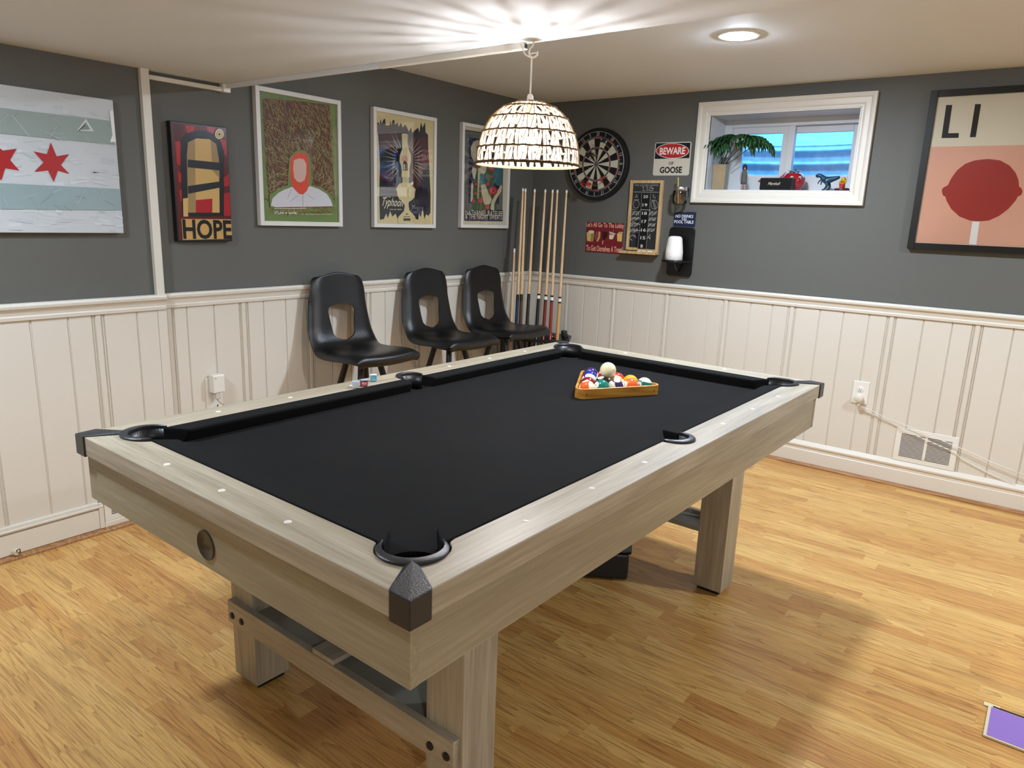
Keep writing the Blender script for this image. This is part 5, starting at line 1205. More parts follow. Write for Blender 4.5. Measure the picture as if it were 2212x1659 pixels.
# cue holes
for c in CUES:
    p = ext(c, .564); cutters.append(MB().lathe([(.019, .54), (.019, .59)], 16, M=Matrix.Translation((p.x, p.y, 0))).build('k', M_rk))
cut(shf, cutters); shf.parent = rackt; bot.parent = rackt
for x, y in ((-.06, -.06), (-.36, -.06), (-.07, -.36)):
    MB().box((x-.015, y-.015, 0), (x+.015, y+.015, .555)).build('post', M_rk, rackt, bevel=.002)
MB().lathe([(.012, .573), (.014, .585), (.019, .59), (.021, .60), (.021, .625), (.018, .634), (1e-6, .636)], 20, M=Matrix.Translation((-.215, -.475, 0))).build('knob', M_black, rackt, smooth=True)
MB().lathe([(.015, .573), (.018, .588), (.012, .598), (1e-6, .60)], 16, M=Matrix.Translation((-.14, -.445, 0))).build('knob', M_black, rackt, smooth=True)
M_maple = wood('maple_shaft', 'z', 'd6b48a', 'c39c6c', 'e4c8a0', rough=.3, scale=20, contrast=.2)
M_fer = mat('ferrule', 'efe9dd', .3); M_tip = mat('cue_tip', '7f97a0', .8)
butts = [('1b2c4c', '0e1526'), ('4a2f18', '1d120a'), ('241a12', '0c0a08'), ('0e141e', '06080c'), ('6e1d14', '2c0b08'), ('8a2c18', '2f0c08'), ('c79a5c', '8a6636')]
lab = ['navy blue butt, leftmost of the full length cues', 'brown butt close beside the navy one', 'dark brown butt, third full length cue from the left', 'plain black butt and white collar', 'dark red butt and white collar', 'bright red-brown butt with white points, white collar', 'tan maple butt and white collar at the right end']
for i, c in enumerate(CUES):
    top, mid = Vector(c[0]), Vector(c[1]); ax = (top-mid).normalized()
    q = ax.to_track_quat('Z', 'Y').to_euler()
    if c[2] == 'c':
        L = 1.05; base = top-ax*L
        t = thing('pool_cue', 'short one-piece maple cue with a white tip, lowest at the left of the rack', 'cue', base, tuple(q), 'pool cues standing in the corner rack')
        MB().tube([(0, 0, 0), (0, 0, .6), (0, 0, L-.025)], [.0135, .0105, .0075], 12).build('shaft', M_maple, t, smooth=True)
        MB().tube([(0, 0, L-.025), (0, 0, L)], .0076, 12).build('ferrule', M_fer, t, smooth=True)
        continue
    h = (top-mid).length; low = ext(c, .127); LB = (mid-low).length
    t = thing('pool_cue', 'pool cue with '+lab[i-1], 'cue', low, tuple(q), 'pool cues standing in the corner rack')
    k = c[2]
    MB().tube([(0, 0, LB), (0, 0, LB+h*.5), (0, 0, LB+h-.022)], [.0105, .0088, .0068], 12).build('shaft', M_maple, t, smooth=True)
    MB().tube([(0, 0, LB+h-.022), (0, 0, LB+h-.006)], .007, 12).build('ferrule', M_fer, t, smooth=True)
    MB().tube([(0, 0, LB+h-.006), (0, 0, LB+h)], .0066, 12).build('tip', M_tip, t, smooth=True)
    bm_ = mat('cue_butt', butts[k][0], .15, coat=.5)
    MB().tube([(0, 0, .03), (0, 0, LB*.5), (0, 0, LB-.045)], [.0148, .013, .0112], 12).build('butt', bm_, t, smooth=True)
    cl = MB().tube([(0, 0, LB-.045), (0, 0, LB)], [.0114, .0108], 12).build('collar', M_blackgloss, t, smooth=True)
    if k >= 3: MB().tube([(0, 0, LB-.034), (0, 0, LB-.012)], .0117, 12).build('collar_ring', M_fer, cl, smooth=True)
    if k in (3, 4, 5):
        for j in range(4):
            a = j*pi/2+.4
            MB().add([(.0137*cos(a-.35), .0137*sin(a-.35), LB*.45), (.0137*cos(a+.35), .0137*sin(a+.35), LB*.45), (.0126*cos(a), .0126*sin(a), LB*.66)], [(0, 1, 2)]).build('inlay_point', M_fer, t)
    MB().tube([(0, 0, 0), (0, 0, .03)], .0152, 12).build('bumper', M_black, t, smooth=True)
# bits lying on the rack shelf
zt = .5735
def onshelf(name, label, cat, x, y, rz): return thing(name, label, cat, (x, y, zt), rz)
t = onshelf('chalk_cube', 'pale blue chalk cube on the cue rack shelf', 'chalk', -.262, -.372, .5)
MB().box((-.011, -.011, 0), (.011, .011, .022)).build('chalk', mat('chalk_teal', '6fa0ab', .9), t, bevel=.001)
t = onshelf('chalk_cube', 'dark red chalk cube beside the pale blue one on the cue rack shelf', 'chalk', -.232, -.395, .2)
MB().box((-.013, -.013, 0), (.013, .013, .024)).build('paper_wrap', mat('chalk_wrap_red', '8c1a30', .5), t, bevel=.001)
A = Art(-.0132); A.rect(-.009, .008, .009, .017, 'e5cdd2'); A.build('label', M_ink, t, rot=(0, 0, -.9))
t = onshelf('black_case', 'small black box at the back of the cue rack shelf', 'box', -.13, -.225, .9)
MB().box((-.05, -.03, 0), (.05, .03, .055)).build('body', M_black, t, bevel=.004); MB().box((-.03, -.0302, .038), (-.02, -.029, .05)).build('clasp', M_steel, t)
t = onshelf('wooden_tray', 'wooden board tray lying on the cue rack shelf under the stool seat', 'tray', -.36, -.155, RAD(-48))
MB().box((-.10, -.035, 0), (.085, .035, .014)).build('board', M_maple, t, bevel=.003)
t = onshelf('wooden_stick', 'turned tan wooden stick resting across the board on the cue rack shelf', 'stick', -.345, -.20, RAD(-57))
MB().tube([(-.09, 0, .030), (-.03, 0, .028), (.04, 0, .026), (.085, 0, .0265)], [.012, .009, .010, .007], 12).build('grip', wood('beech', 'x', 'b98a56', '9a6f40', 'cfa26c', scale=14), t, smooth=True)

# ------------------------------------------------------------------ framed pictures, poster wall (local X right, -Y out)
def frame_ring(x0, z0, x1, z1, t, y0, y1, lip=.004):
    b = MB()
    b.box((x0, y0, z0), (x0+t, y1, z1)).box((x1-t, y0, z0), (x1, y1, z1)).box((x0+t, y0, z0), (x1-t, y1, z0+t)).box((x0+t, y0, z1-t), (x1-t, y1, z1))
    return b
def picture(name, label, cat, x0, z0, x1, z1, t, paper, key, fmat, wall='L', depth=.03, ink=None, group=None, glass=True, shrink=0, yb=0):
    """yb: wall surface offset"""
    if wall == 'L': p = thing(name, label, cat, (x0, -yb, z0), 0, group)
    else: p = thing(name, label, cat, (-yb, -x0, z0), -pi/2, group)
    w, h = x1-x0, z1-z0
    frame_ring(0, 0, w, h, t, -depth, -.001).build('frame', fmat, p, bevel=.0012, seg=1, merge=False)
    MB().box((t*.5, -depth+.012, t*.5), (w-t*.5, -.0015, h-t*.5)).build('backing', M_white, p)
    a = Art(-depth+.0115)
    a.rect(t-.001, t-.001, w-t+.001, h-t+.001, paper)
    a.play(key, x0, z0); a.clip(t-.001, t-.001, w-t+.001, h-t+.001)
    a.build('print', ink or M_ink, p)
    if glass: MB().box((t-.001, -depth+.004, t-.001), (w-t+.001, -depth+.0052, h-t+.001)).build('glass', M_pglass, p)
    return p
picture('framed_poster', 'green and brown poster with an orange shape over pale shoulders, in a white frame', 'poster', -2.262, 1.300, -1.760, 1.937, .022, '6f8447', 'iron', M_wframe)
picture('framed_poster', 'dark poster of a cream oil lamp with rays, in a white frame', 'poster', -1.536, 1.299, -1.036, 1.940, .021, 'e3d19c', 'typh', M_wframe)
picture('framed_poster', 'poster with roses and an arm over white band lettering, white frame, partly behind the lamp', 'poster', -.802, 1.304, -.305, 1.946, .021, 'd9d0b4', 'rate', M_wframe)
# Hope board
t = thing('mounted_print', 'narrow red and tan print on a thick black board reading HOPE, beside the vertical trim', 'print', (-2.684, 0, 1.226))
MB().box((0, -.032, 0), (.265, -.001, .505)).build('board', M_blackgloss, t, bevel=.002)
a = Art(-.0323); a.rect(.008, .008, .258, .498, '5e1c1e'); a.play('hope', -2.684, 1.226); a.clip(.003, .003, .262, .502); a.build('print', M_inkgloss, t)
# city flag painting on boards
t = thing('flag_painting', 'weathered painted flag with pale and grey-blue stripes and red six-pointed stars', 'painting', (-3.92, -.03, 1.262))
MB().box((0, -.03, 0), (.995, -.001, .514)).build('canvas', mat('painted_board_edge', 'c9cccd', .8), t, bevel=.002)
a = Art(-.0302); a.rect(.002, .002, .993, .512, 'c3c8cb')
for i in range(260):
    x = random.uniform(.30, .97); z = random.uniform(.01, .5); l = random.uniform(.015, .06)
    a.line([(x, z), (x+l, z+random.uniform(-.01, .01))], random.uniform(.003, .014), random.choice(['bcc2c6', 'c9cdd0', 'c0c6c8', 'cdd1d3', 'c6cacd']), adv=(i % 12 == 0))
a.rect(0, .338, .56, .428, '8f9d98'); a.rect(0, .085, .56, .171, '8fa3a6')
a.play('flag', -3.92, 1.262)
for cx_ in (.09, .325):
    a.poly([(cx_+(.048 if i % 2 == 0 else .02)*sin(pi*i/6), .256+(.048 if i % 2 == 0 else .02)*cos(pi*i/6)) for i in range(12)], 'a5161c')
a.clip(.001, .001, .994, .513); a.build('paint', M_ink, t)

# ------------------------------------------------------------------ right wall: local X = s, -Y out
def rthing(name, label, cat, s, z, x=0, group=None): return thing(name, label, cat, (x, -s, z), -pi/2, group)
# framed LI poster
picture('framed_poster', 'large pink and cream poster with a red lollipop and the letters LI, black frame', 'poster', 2.468, 1.296, 3.04, 2.076, .032, 'cfc4aa', 'LI', M_blackgloss, wall='R', depth=.032, ink=M_inkgloss)
# dartboard
db = rthing('dartboard', 'round dartboard with wire numbers on the window wall, half behind the lamp', 'dartboard', .545, 1.745)
MB().lathe([(.2325, 0), (.2325, .030), (.229, .036), (.205, .038)], 64, M=Matrix.Rotation(pi/2, 4, 'X')).build('board', M_black, db, smooth=True)
a = Art(-.0382, .0001)
a.disc((0, 0), .206, '14171c', 64)
nums = [20, 1, 18, 4, 13, 6, 10, 15, 2, 17, 3, 19, 7, 16, 8, 11, 14, 9, 12, 5]
def sect(r0, r1, i, col, adv=False):
    a0 = pi/2-(i-.5)*pi/10; a1 = pi/2-(i+.5)*pi/10; k = 5
    o = [(r1*cos(a0+(a1-a0)*j/k), r1*sin(a0+(a1-a0)*j/k)) for j in range(k+1)]
    q = [(r0*cos(a1+(a0-a1)*j/k), r0*sin(a1+(a0-a1)*j/k)) for j in range(k+1)]
    a.poly(o+q, col, adv)
a.nxt()
for i in range(20):
    dk = i % 2 == 0
    sect(.016, .1000, i, '14151a' if dk else 'c9c3ac'); sect(.1000, .110, i, 'a04a44' if dk else '39443c')
    sect(.110, .164, i, '14151a' if dk else 'c9c3ac'); sect(.164, .175, i, 'a04a44' if dk else '4c5a50')
a.disc((0, 0), .0165, '4c5a50'); a.disc((0, 0), .008, 'a04a44', 20)
M_wire = mat('dartboard_wire', 'c8c8c4', .35, metal=.6)
for i in range(14):
    x, z = random.uniform(-.14, .14), random.uniform(-.14, .14); a.line([(x, z), (x+.004, z+.003)], .003, '8f917c', adv=(i == 0))
a.build('face', M_ink, db)
n_ = Art(-.040, 0)
for i, v in enumerate(nums):
    an = pi/2-i*pi/10; r = .1915; x, z = r*cos(an), r*sin(an); h = .024; vs, fs, asp = textmesh(str(v)); w = h*asp*.75
    n_.text(str(v), (x-w/2, z-h/2, x+w/2, z+h/2), 'c4c4c0', 0, 0, an-pi/2)
nb = n_.build('wire_numbers', M_ink, db)
wr = MB()
for r in (.2075,): wr.tube([(r*cos(2*pi*i/80), -.0405, r*sin(2*pi*i/80)) for i in range(80)], .0016, 5, closed=True)
for r in (.0165, .100, .110, .164, .175): wr.tube([(r*cos(2*pi*i/64), -.0392, r*sin(2*pi*i/64)) for i in range(64)], .0005, 4, closed=True)
for i in range(20):
    an = pi/2-(i+.5)*pi/10; wr.tube([(.0165*cos(an), -.0392, .0165*sin(an)), (.184*cos(an), -.0392, .184*sin(an))], .0006, 4)
wr.build('wire_spider', M_wire, db, smooth='all')
# darts
def dart(tip, fl, col, label):
    P0 = Vector(tip); d = (Vector(fl)-P0).normalized(); L = .135
    t = thing('dart', label, 'dart', P0, tuple(d.to_track_quat('Z', 'Y').to_euler()), 'darts stuck in the dartboard')
    MB().tube([(0, 0, -.008), (0, 0, .022)], [.0006, .0013], 8).build('point', M_steel, t, smooth=True)
    MB().tube([(0, 0, .020), (0, 0, .03), (0, 0, .065), (0, 0, .07)], [.002, .0038, .0038, .0025], 10).build('barrel', M_brass, t, smooth=True)
    MB().tube([(0, 0, .07), (0, 0, .105)], .0021, 8).build('shaft', M_black, t, smooth=True)
    f = MB()
    for k in range(4):
        an = k*pi/2+.4; ux, uy = cos(an), sin(an); nx, ny = -uy*.0004, ux*.0004
        q = [(.001, .095), (.020, .112), (.020, .130), (.001, .136)]
        f.add([(ux*r+nx, uy*r+ny, z) for r, z in q]+[(ux*r-nx, uy*r-ny, z) for r, z in q], [(0, 1, 2, 3), (7, 6, 5, 4), (0, 4, 5, 1), (1, 5, 6, 2), (2, 6, 7, 3)])
    f.build('flight', mat('flight_'+col, col, .4), t)
dart((-.042, -.647, 1.833), (-.15, -.655, 1.881), '2b3138', 'dart with a dark grey flight at the top right of the dartboard, near the 18')
dart((-.042, -.564, 1.796), (-.15, -.548, 1.792), '1d2024', 'black dart just above the bull, leftmost of the two there')
dart((-.042, -.552, 1.800), (-.15, -.575, 1.800), '23262a', 'black dart just above the bull, rightmost of the two there')
dart((-.042, -.484, 1.610), (-.15, -.512, 1.622), '8e2a26', 'red dart at the bottom left of the dartboard, near the 7')
dart((-.042, -.578, 1.604), (-.15, -.568, 1.609), 'c2382c', 'bright red dart low in the dartboard, near the 3')
dart((-.042, -.646, 1.668), (-.15, -.660, 1.637), 'b23a3c', 'red dart at the lower right of the dartboard, near the 2')
# beware sign
def rrect(x0, z0, x1, z1, r, n=5):
    o = []
    for cx, cz, a0 in ((x1-r, z1-r, 0), (x0+r, z1-r, 90), (x0+r, z0+r, 180), (x1-r, z0+r, 270)):
        o += [(cx+r*cos(RAD(a0+90*i/n)), cz+r*sin(RAD(a0+90*i/n))) for i in range(n+1)]
    return o
t = rthing('warning_sign', 'red, black and white sign reading BEWARE OF GOOSE', 'sign', .948, 1.673)
MB().prism(rrect(0, 0, .247, .201, .012), -.003, -.001, axis='y').build('plate', mat('sign_white', 'cfc8b8', .5), t)
a = Art(-.0031); a.poly(rrect(.003, .003, .244, .198, .010), 'cfc8b8'); a.play('bew', .948, 1.673); a.build('print', M_ink, t)
t = rthing('wall_sign', 'small dark blue torn-edged sign reading NO DRINKS ON POOL TABLE', 'sign', 1.119, 1.363)
te = [(.0+.0008*random.random(), .0), (.146, 0), (.147, .09)] + [(.147-.147*i/14, .089+random.uniform(-.002, .002)) for i in range(1, 14)] + [(0, .089)]
MB().prism(te, -.004, -.001, axis='y').build('plate', mat('sign_blue', '131c3c', .5), t)
a = Art(-.0042); a.play('nd', 1.119, 1.363); a.build('lettering', M_ink, t)
t = rthing('wall_sign', 'dark red sign of snacks reading Lets All Go To The Lobby', 'sign', .477, 1.166)
MB().box((0, -.004, 0), (.289, -.001, .202)).build('plate', mat('sign_red', '74161e', .5), t, bevel=.001)
a = Art(-.0042); a.play('lobby', .477, 1.166); a.build('print', M_ink, t)
# score board
M_pine = wood('pine', 'z', 'c9a777', 'ab8455', 'ddc094', rough=.45, scale=14)
sb = rthing('scoreboard', 'tall chalkboard dart scoreboard in a pine frame headed THE SCORE KEEPER', 'scoreboard', .800, 1.182)
frame_ring(0, .008, .233, .461, .019, -.022, -.001).build('frame', M_pine, sb, bevel=.0015, merge=False)
MB().box((.015, -.012, .015), (.218, -.002, .455)).build('slate', mat('chalk_dusted_slate', '222423', .75, var=.5, vscale=12), sb)
a = Art(-.0122)
a.rect(.0665-.0, .02, .150, .375, '121312'); a.play('score', .800, 1.182); a.clip(.019, .02, .214, .442); a.build('writing', M_ink, sb)
MB().box((-.02, -.062, -.006), (.236, -.001, .008)).box((-.02, -.064, -.006), (.236, -.060, .012)).build('chalk_ledge', M_pine, sb, bevel=.0015, merge=False)
t = rthing('eraser', 'wooden chalk eraser at the left end of the scoreboard ledge', 'eraser', .818, 1.1905)
MB().box((0, -.052, .008), (.072, -.026, .026)).build('grip', M_pine, t, bevel=.003); MB().box((.001, -.051, 0), (.071, -.027, .008)).build('felt', M_cloth, t)
for i, (s, l, nm) in enumerate(((.905, .018, 'short white chalk stub nearest the eraser'), (.934, .026, 'white chalk piece in the middle of the scoreboard ledge'), (.975, .030, 'white chalk piece at the right end of the scoreboard ledge'))):
    t = rthing('chalk_stick', nm, 'chalk', s, 1.1955); MB().tube([(0, -.045, 0), (l, -.045+.003*i, 0)], .005, 10).build('stick', mat('white_chalk', 'e8e6de', .9), t)
# jar
jr = rthing('glass_jar', 'glass jar with a metal lid and straw clamped to the wall right of the scoreboard', 'jar', 1.182, 1.492)
MB().box((-.024, -.014, .052), (.024, -.001, .105)).build('bracket', M_black, jr, bevel=.002)
J = Matrix.Translation((.0, -.078, 0))
M_glass = panemat('jar_glass', (.93, .95, .93), 1.6)
MB().lathe([(1e-6, .002), (.036, .002), (.045, .012), (.047, .03), (.047, .075), (.040, .092), (.037, .098)], 32, M=J, caps=False).build('glass', M_glass, jr, smooth='all')
cl_ = MB().lathe([(.0405, .088), (.041, .086), (.0425, .088), (.0425, .106), (.040, .109), (.030, .109)], 32, M=J); cl_.box((-.006, -.040, .085), (.006, -.012, .098)); cl_.build('lid', M_steel, jr, smooth=True)
MB().tube([(-.008, -.078, .010), (-.020, -.082, .165)], .0045, 10).build('straw', mat('gold_straw', 'c9a95a', .3, metal=.6), jr, smooth=True)
cw = MB(); rr_ = random.Random(4)
M_copper = mat('copper_wire', 'c67a4a', .25, metal=1)
cw.tube([(.022*cos(i*1.1)*rr_.uniform(.5, 1), -.078+.022*sin(i*1.1)*rr_.uniform(.5, 1), .012+.0013*i) for i in range(44)], .0012, 5)
cw.build('wire_bundle', M_copper, jr, smooth='all')
# chalk holder board
hb = rthing('chalk_holder', 'black wall board with a small bracket shelf under the NO DRINKS sign', 'shelf', 1.104, 1.053)
MB().prism(rrect(0, 0, .168, .305, .022), -.018, -.001, axis='y').build('board', M_blackgloss, hb, bevel=.002)
sp_ = [(.0, -.018), (.168, -.018), (.168, -.075)] + [(.084+.084*cos(a_), -.075-.095*sin(a_)) for a_ in [pi*i/16 for i in range(1, 16)]] + [(0, -.075)]
MB().prism(sp_[::-1], .090, .102).build('shelf', M_blackgloss, hb, bevel=.0015)
MB().tube([(.084, -.019, .028), (.084, -.05, .045), (.084, -.09, .088)], .007, 8).build('strut', M_blackgloss, hb, smooth=True)
cc = rthing('cone_chalk', 'tall white cone of hand chalk standing on the black wall shelf', 'chalk', 1.185, 1.1555)
MB().lathe([(1e-6, 0), (.050, 0), (.0545, .004), (.0540, .05), (.048, .10), (.043, .134), (.038, .142), (.028, .147), (1e-6, .148)], 40, M=Matrix.Translation((0, -.098, 0))).build('cone', mat('hand_chalk', 'eeebe4', .85, bump=.25, bscale=90), cc, smooth='all')
# outlet right
o = rthing('wall_outlet', 'white duplex outlet on the window wall panelling', 'outlet', 2.303, .426, -.009)
MB().box((0, -.006, 0), (.085, 0, .129)).build('cover_plate', M_plastic, o, bevel=.003)
for zc_ in (.083, .040):
    rc = MB().lathe([(.0175, 0), (.0175, .002), (.016, .003)], 24, M=Matrix.Translation((.0425, -.006, zc_)) @ Matrix.Rotation(pi/2, 4, 'X')).build('receptacle', M_plastic, o, smooth=True)
    a = Art(-.0092); a.rect(.0355, zc_-.002, .0372, zc_+.008, '1a1a1a'); a.rect(.047, zc_-.001, .0487, zc_+.007, '1a1a1a'); a.disc((.0425, zc_-.008), .0028, '1a1a1a', 12); a.build('slots', M_ink, rc)
pl = rthing('power_plug', 'round white plug with trailing cord in the lower socket of the window wall outlet', 'plug', 2.348, .463, -.0185)
MB().lathe([(.016, 0), (.019, .006), (.022, .03), (.021, .036), (.018, .0385), (1e-6, .0395)], 28, M=Matrix.Rotation(pi/2, 4, 'X')).build('plug_body', mat('aged_white_plastic', 'd9d3c6', .35), pl, smooth=True)
MB().box((-.006, -.028, -.045), (.010, -.012, -.015)).build('plug_neck', mat('aged_white_plastic_', 'cfc7b6', .4), pl, bevel=.004)
MB().tube([(.0, -.018, -.045), (.06, -.015, -.055), (.14, -.012, -.085), (.21, -.011, -.099), (.326, -.011, -.128), (.466, -.011, -.165), (.562, -.011, -.19), (.657, -.011, -.22), (.86, -.011, -.27)], .0019, 6).build('cord', M_plastic, pl, smooth='all')
MB().tube([(.004, -.02, -.045), (.03, 0.0, -.062), (.09, .002, -.088), (.125, .002, -.099), (.21, .002, -.126), (.235, -.008, -.133), (.35, -.008, -.168), (.50, -.006, -.208), (.53, .002, -.238), (.655, .002, -.284), (.82, .002, -.333)], .0019, 6).build('cord', M_plastic, pl, smooth='all')
# vents
def vent(t, w, h, ins, cols, m):
    MB().box((0, -.006, 0), (w, -.0015, h)).build('cover', m, t, bevel=.002)
    a = Art(-.0062, 0); sl_ = MB()
    cw_ = (w-2*ins-(cols-1)*.013)/cols
    n = int((h-2*ins)/.0072)
    for c_ in range(cols):
        x0 = ins+c_*(cw_+.013)
        for i in range(n):
            z0 = ins+i*(h-2*ins)/n; a.rect(x0, z0, x0+cw_, z0+(h-2*ins)/n*.5, '0d0d0d')
    a.build('louvre_slots', M_ink, t)
v = rthing('wall_vent', 'white louvred vent low on the window wall below the outlet', 'vent', 2.556, .147, -.009)
vent(v, .297, .187, .027, 2, M_plastic)
MB().box((.143, -.012, .030), (.152, -.006, .048)).build('damper_lever', M_plastic, v, bevel=.001)
v = thing('wall_vent', 'white vent low on the poster wall behind the left end of the pool table', 'vent', (-3.10, -.046, .042))
vent(v, .30, .17, .028, 2, M_plastic)
# outlet left with device
o = thing('wall_outlet', 'white outlet plate on the poster wall panelling behind the pool table', 'outlet', (-2.586, -.009, .425))
MB().box((0, -.006, .0), (.085, 0, .165)).build('cover_plate', M_plastic, o, bevel=.003)
d_ = thing('smart_plug', 'white box plug with a round button and coiled cord on the poster wall outlet', 'plug', (-2.572, -.0155, .52))
MB().box((0, -.045, .0), (.060, -.001, .088)).build('plug_body', M_plastic, d_, bevel=.006)
MB().lathe([(.005, 0), (.005, .001), (.0038, .0018), (1e-6, .0018)], 16, M=Matrix.Translation((.012, -.045, .074)) @ Matrix.Rotation(pi/2, 4, 'X')).build('button', mat('ring_button', 'c2bcae', .4), d_, smooth=True)
MB().box((.012, -.040, -.030), (.036, -.012, .0)).build('plug_neck', mat('aged_white_plastic_2', 'c9c4ba', .4), d_, bevel=.004)
MB().tube([(.024, -.026, -.030), (.028, -.036, -.045), (.045, -.045, -.06), (.062, -.04, -.085), (.055, -.034, -.115), (.036, -.03, -.125), (.024, -.028, -.10), (.026, -.026, -.06), (.022, -.022, -.12), (.02, -.02, -.30)], .0027, 6).build('cord', mat('grey_cord', 'a8a39c', .4), d_, smooth='all')
# cable stub at the base board
t = thing('cable_stub', 'cut cable end with loose wires poking out at the foot of the left baseboard', 'cable', (-3.441, -.058, .030))
MB().lathe([(.008, -.02), (.012, -.012), (.013, .004), (.010, .012), (1e-6, .014)], 12, M=Matrix.Rotation(pi/2, 4, 'X')).build('connector', mat('cream_plastic', 'd2c8ac', .5), t, smooth=True)
MB().tube([(0, -.01, .004), (-.004, -.022, .016), (.006, -.026, .020), (.010, -.018, .006), (.004, -.012, -.004)], .0018, 6).build('wire', M_black, t, smooth='all')
# tool case under the table
tc_ = thing('tool_case', 'black plastic case with a sloping lid on the floor under the pool table', 'case', (-1.995, -1.985, 0), RAD(122))
MB().box((0, -.20, .006), (.36, 0, .115)).build('body', M_black, tc_, bevel=.010)
MB().prism([(-.008, .112), (-.212, .112), (-.212, .128), (-.185, .175), (-.02, .175), (.006, .128)], -.008, .368, axis='x').build('lid', M_black, tc_, bevel=.004)
MB().prism([(.30, -.05), (.06, -.05), (.06, -.15), (.30, -.15)][::-1], .1752, .177).build('window', mat('yellow_label', 'a08030', .3), tc_)
MB().tube([(.12, .004, .10), (.13, .022, .095), (.24, .022, .095), (.25, .004, .10)], .006, 8).build('handle', M_black, tc_, smooth=True)
a = Art(0)
for i in range(6): a.line([(.02+i*.011, .0), (.026+i*.011, .004), (.03+i*.011, -.001)], .0012, '8a8a88')
a.build('script_mark', M_ink, tc_, loc=(.10, .0075, .128), rot=(0, 0, pi))
# purple panel
t = thing('purple_panel', 'thin purple panel with a pale edge lying on the floor at far right', 'panel', (-2.122, -3.187, 0))
MB().box((0, -.26, .0005), (.172, 0, .007)).build('edge_frame', mat('pale_edge', 'cfc3a6', .35), t, bevel=.001)
MB().box((.006, -.254, .007), (.160, -.008, .0078)).build('screen', mat('purple_sheet', '8f6fb8', .2), t)
MB().box((.163, -.258, .007), (.169, -.012, .0085)).build('slot', M_dark, t)
MB().box((.165, -.03, 0), (.185, .012, .004)).build('tab', mat('cream_tab', 'd8c8a0', .5), t, bevel=.001)

# ------------------------------------------------------------------ window sill things
SZ = 1.5895
pp = thing('potted_plant', 'split-leaf green plant in a tan square-sided pot at the left of the window sill', 'plant', (.055, -1.376, SZ))
MB().lathe([(.050, 0), (.055, .004), (.059, .145), (.056, .150), (.050, .150), (.049, .13)], 4, M=Matrix.Rotation(pi/4+.1, 4, 'Z'), sx=.95, sy=.95).build('pot', mat('tan_cork_pot', '9c8a6c', .8, bump=.4, bscale=60, var=.2, vscale=20), pp, bevel=.002)
MB().lathe([(1e-6, .131), (.047, .131)], 4, M=Matrix.Rotation(pi/4+.1, 4, 'Z')).build('soil', M_dark, pp)
M_leaf = mat('dark_green_leaf', '1e4a22', .35, var=.35, vscale=14); M_stem = mat('leaf_stem', '1c2c18', .5)
rl = random.Random(8); leaf = MB(); stem = MB()
LV = [(-.02, .0, .27, 90, .115), (-.01, -.03, .295, 40, .10), (-.02, -.075, .30, 0, .12), (.02, -.12, .30, -20, .12), (-.03, -.16, .285, -50, .12), (.0, -.19, .26, -80, .11), (-.02, -.09, .265, -90, .10), (.02, .01, .235, 120, .10), (-.03, -.05, .245, 170, .09), (.03, -.06, .31, 60, .10)]
for x, y, z, az, L in LV:
    a = RAD(az); fx, fy = cos(a)*.0-sin(a)*0, 0
    d = Vector((0.35*cos(a), sin(a), 0)).normalized() if abs(az) > 5 else Vector((-.3, -1, 0)).normalized()
    n = Vector((-d.y, d.x, 0)); root_ = Vector((x, y, z))
    stem.tube([(rl.uniform(-.015, .015), rl.uniform(-.02, .02), .13), (x*.5, y*.45, z*.72), tuple(root_)], .0022, 6)
    def mid(t): return root_+d*(L*t)+Vector((0, 0, .035*sin(t*2.2)-.075*t*t))
    # midrib blade
    K = 10; vs = []
    for i in range(K+1):
        t_ = i/K; w = .024*sin(pi*min(1, t_*.9+.08))+.002; p = mid(t_)
        vs += [p-n*w+Vector((0, 0, -.004)), p, p+n*w+Vector((0, 0, -.004))]
    leaf.add(vs, [(3*i+k, 3*i+k+1, 3*i+k+4, 3*i+k+3) for i in range(K) for k in (0, 1)])
    for i in range(7):
        t_ = .05+.85*i/6; p = mid(t_)
        for sgn in (-1, 1):
            ll = L*.62*sin(pi*(t_*.75+.18)); dirv = (n*sgn+d*(.35+.5*t_)).normalized(); ww = d*.015
            q = []
            for k in range(6):
                u = k/5; c0 = p+dirv*(ll*u)+Vector((0, 0, .012*sin(u*2.4)-.055*u*u)); wq = (1-u**2.2)*.95+.05
                q += [c0-ww*wq, c0+ww*wq]
            leaf.add(q, [(2*k, 2*k+1, 2*k+3, 2*k+2) for k in range(5)])
leaf.build('foliage', M_leaf, pp, smooth='all', solid=.0007); stem.build('stems', M_stem, pp, smooth='all')

# woman figurine
fg = thing('woman_figurine', 'small figurine of a dark haired woman in a grey dress standing on the window sill', 'figurine', (.05, -1.526, SZ), RAD(-75))
M_sk = mat('figurine_skin', 'b98d78', .5)
skin('body', [(0, 0, .075), (0, 0, .105), (0, 0, .118), (0, -.001, .131), (0, 0, .142), (-.013, 0, .112), (-.019, 0, .085), (-.023, -.002, .058), (.013, 0, .112), (.019, 0, .085), (.023, -.002, .058), (-.008, 0, .068), (-.009, 0, .035), (-.009, 0, .006), (-.010, -.010, .003), (.008, 0, .068), (.009, 0, .035), (.009, 0, .006), (.010, -.010, .003)],
     [(0, 1), (1, 2), (2, 3), (3, 4), (1, 5), (5, 6), (6, 7), (1, 8), (8, 9), (9, 10), (0, 11), (11, 12), (12, 13), (13, 14), (0, 15), (15, 16), (16, 17), (17, 18)],
     [.012, .011, .004, .009, .006, .0055, .004, .0028, .0055, .004, .0028, .007, .005, .0035, .003, .007, .005, .0035, .003], M_sk, fg)
MB().lathe([(.017, .036), (.018, .05), (.016, .085), (.0165, .10), (.014, .113), (.006, .119)], 20, sy=.72).build('dress', mat('grey_dress', '4e5356', .7), fg, smooth='all')
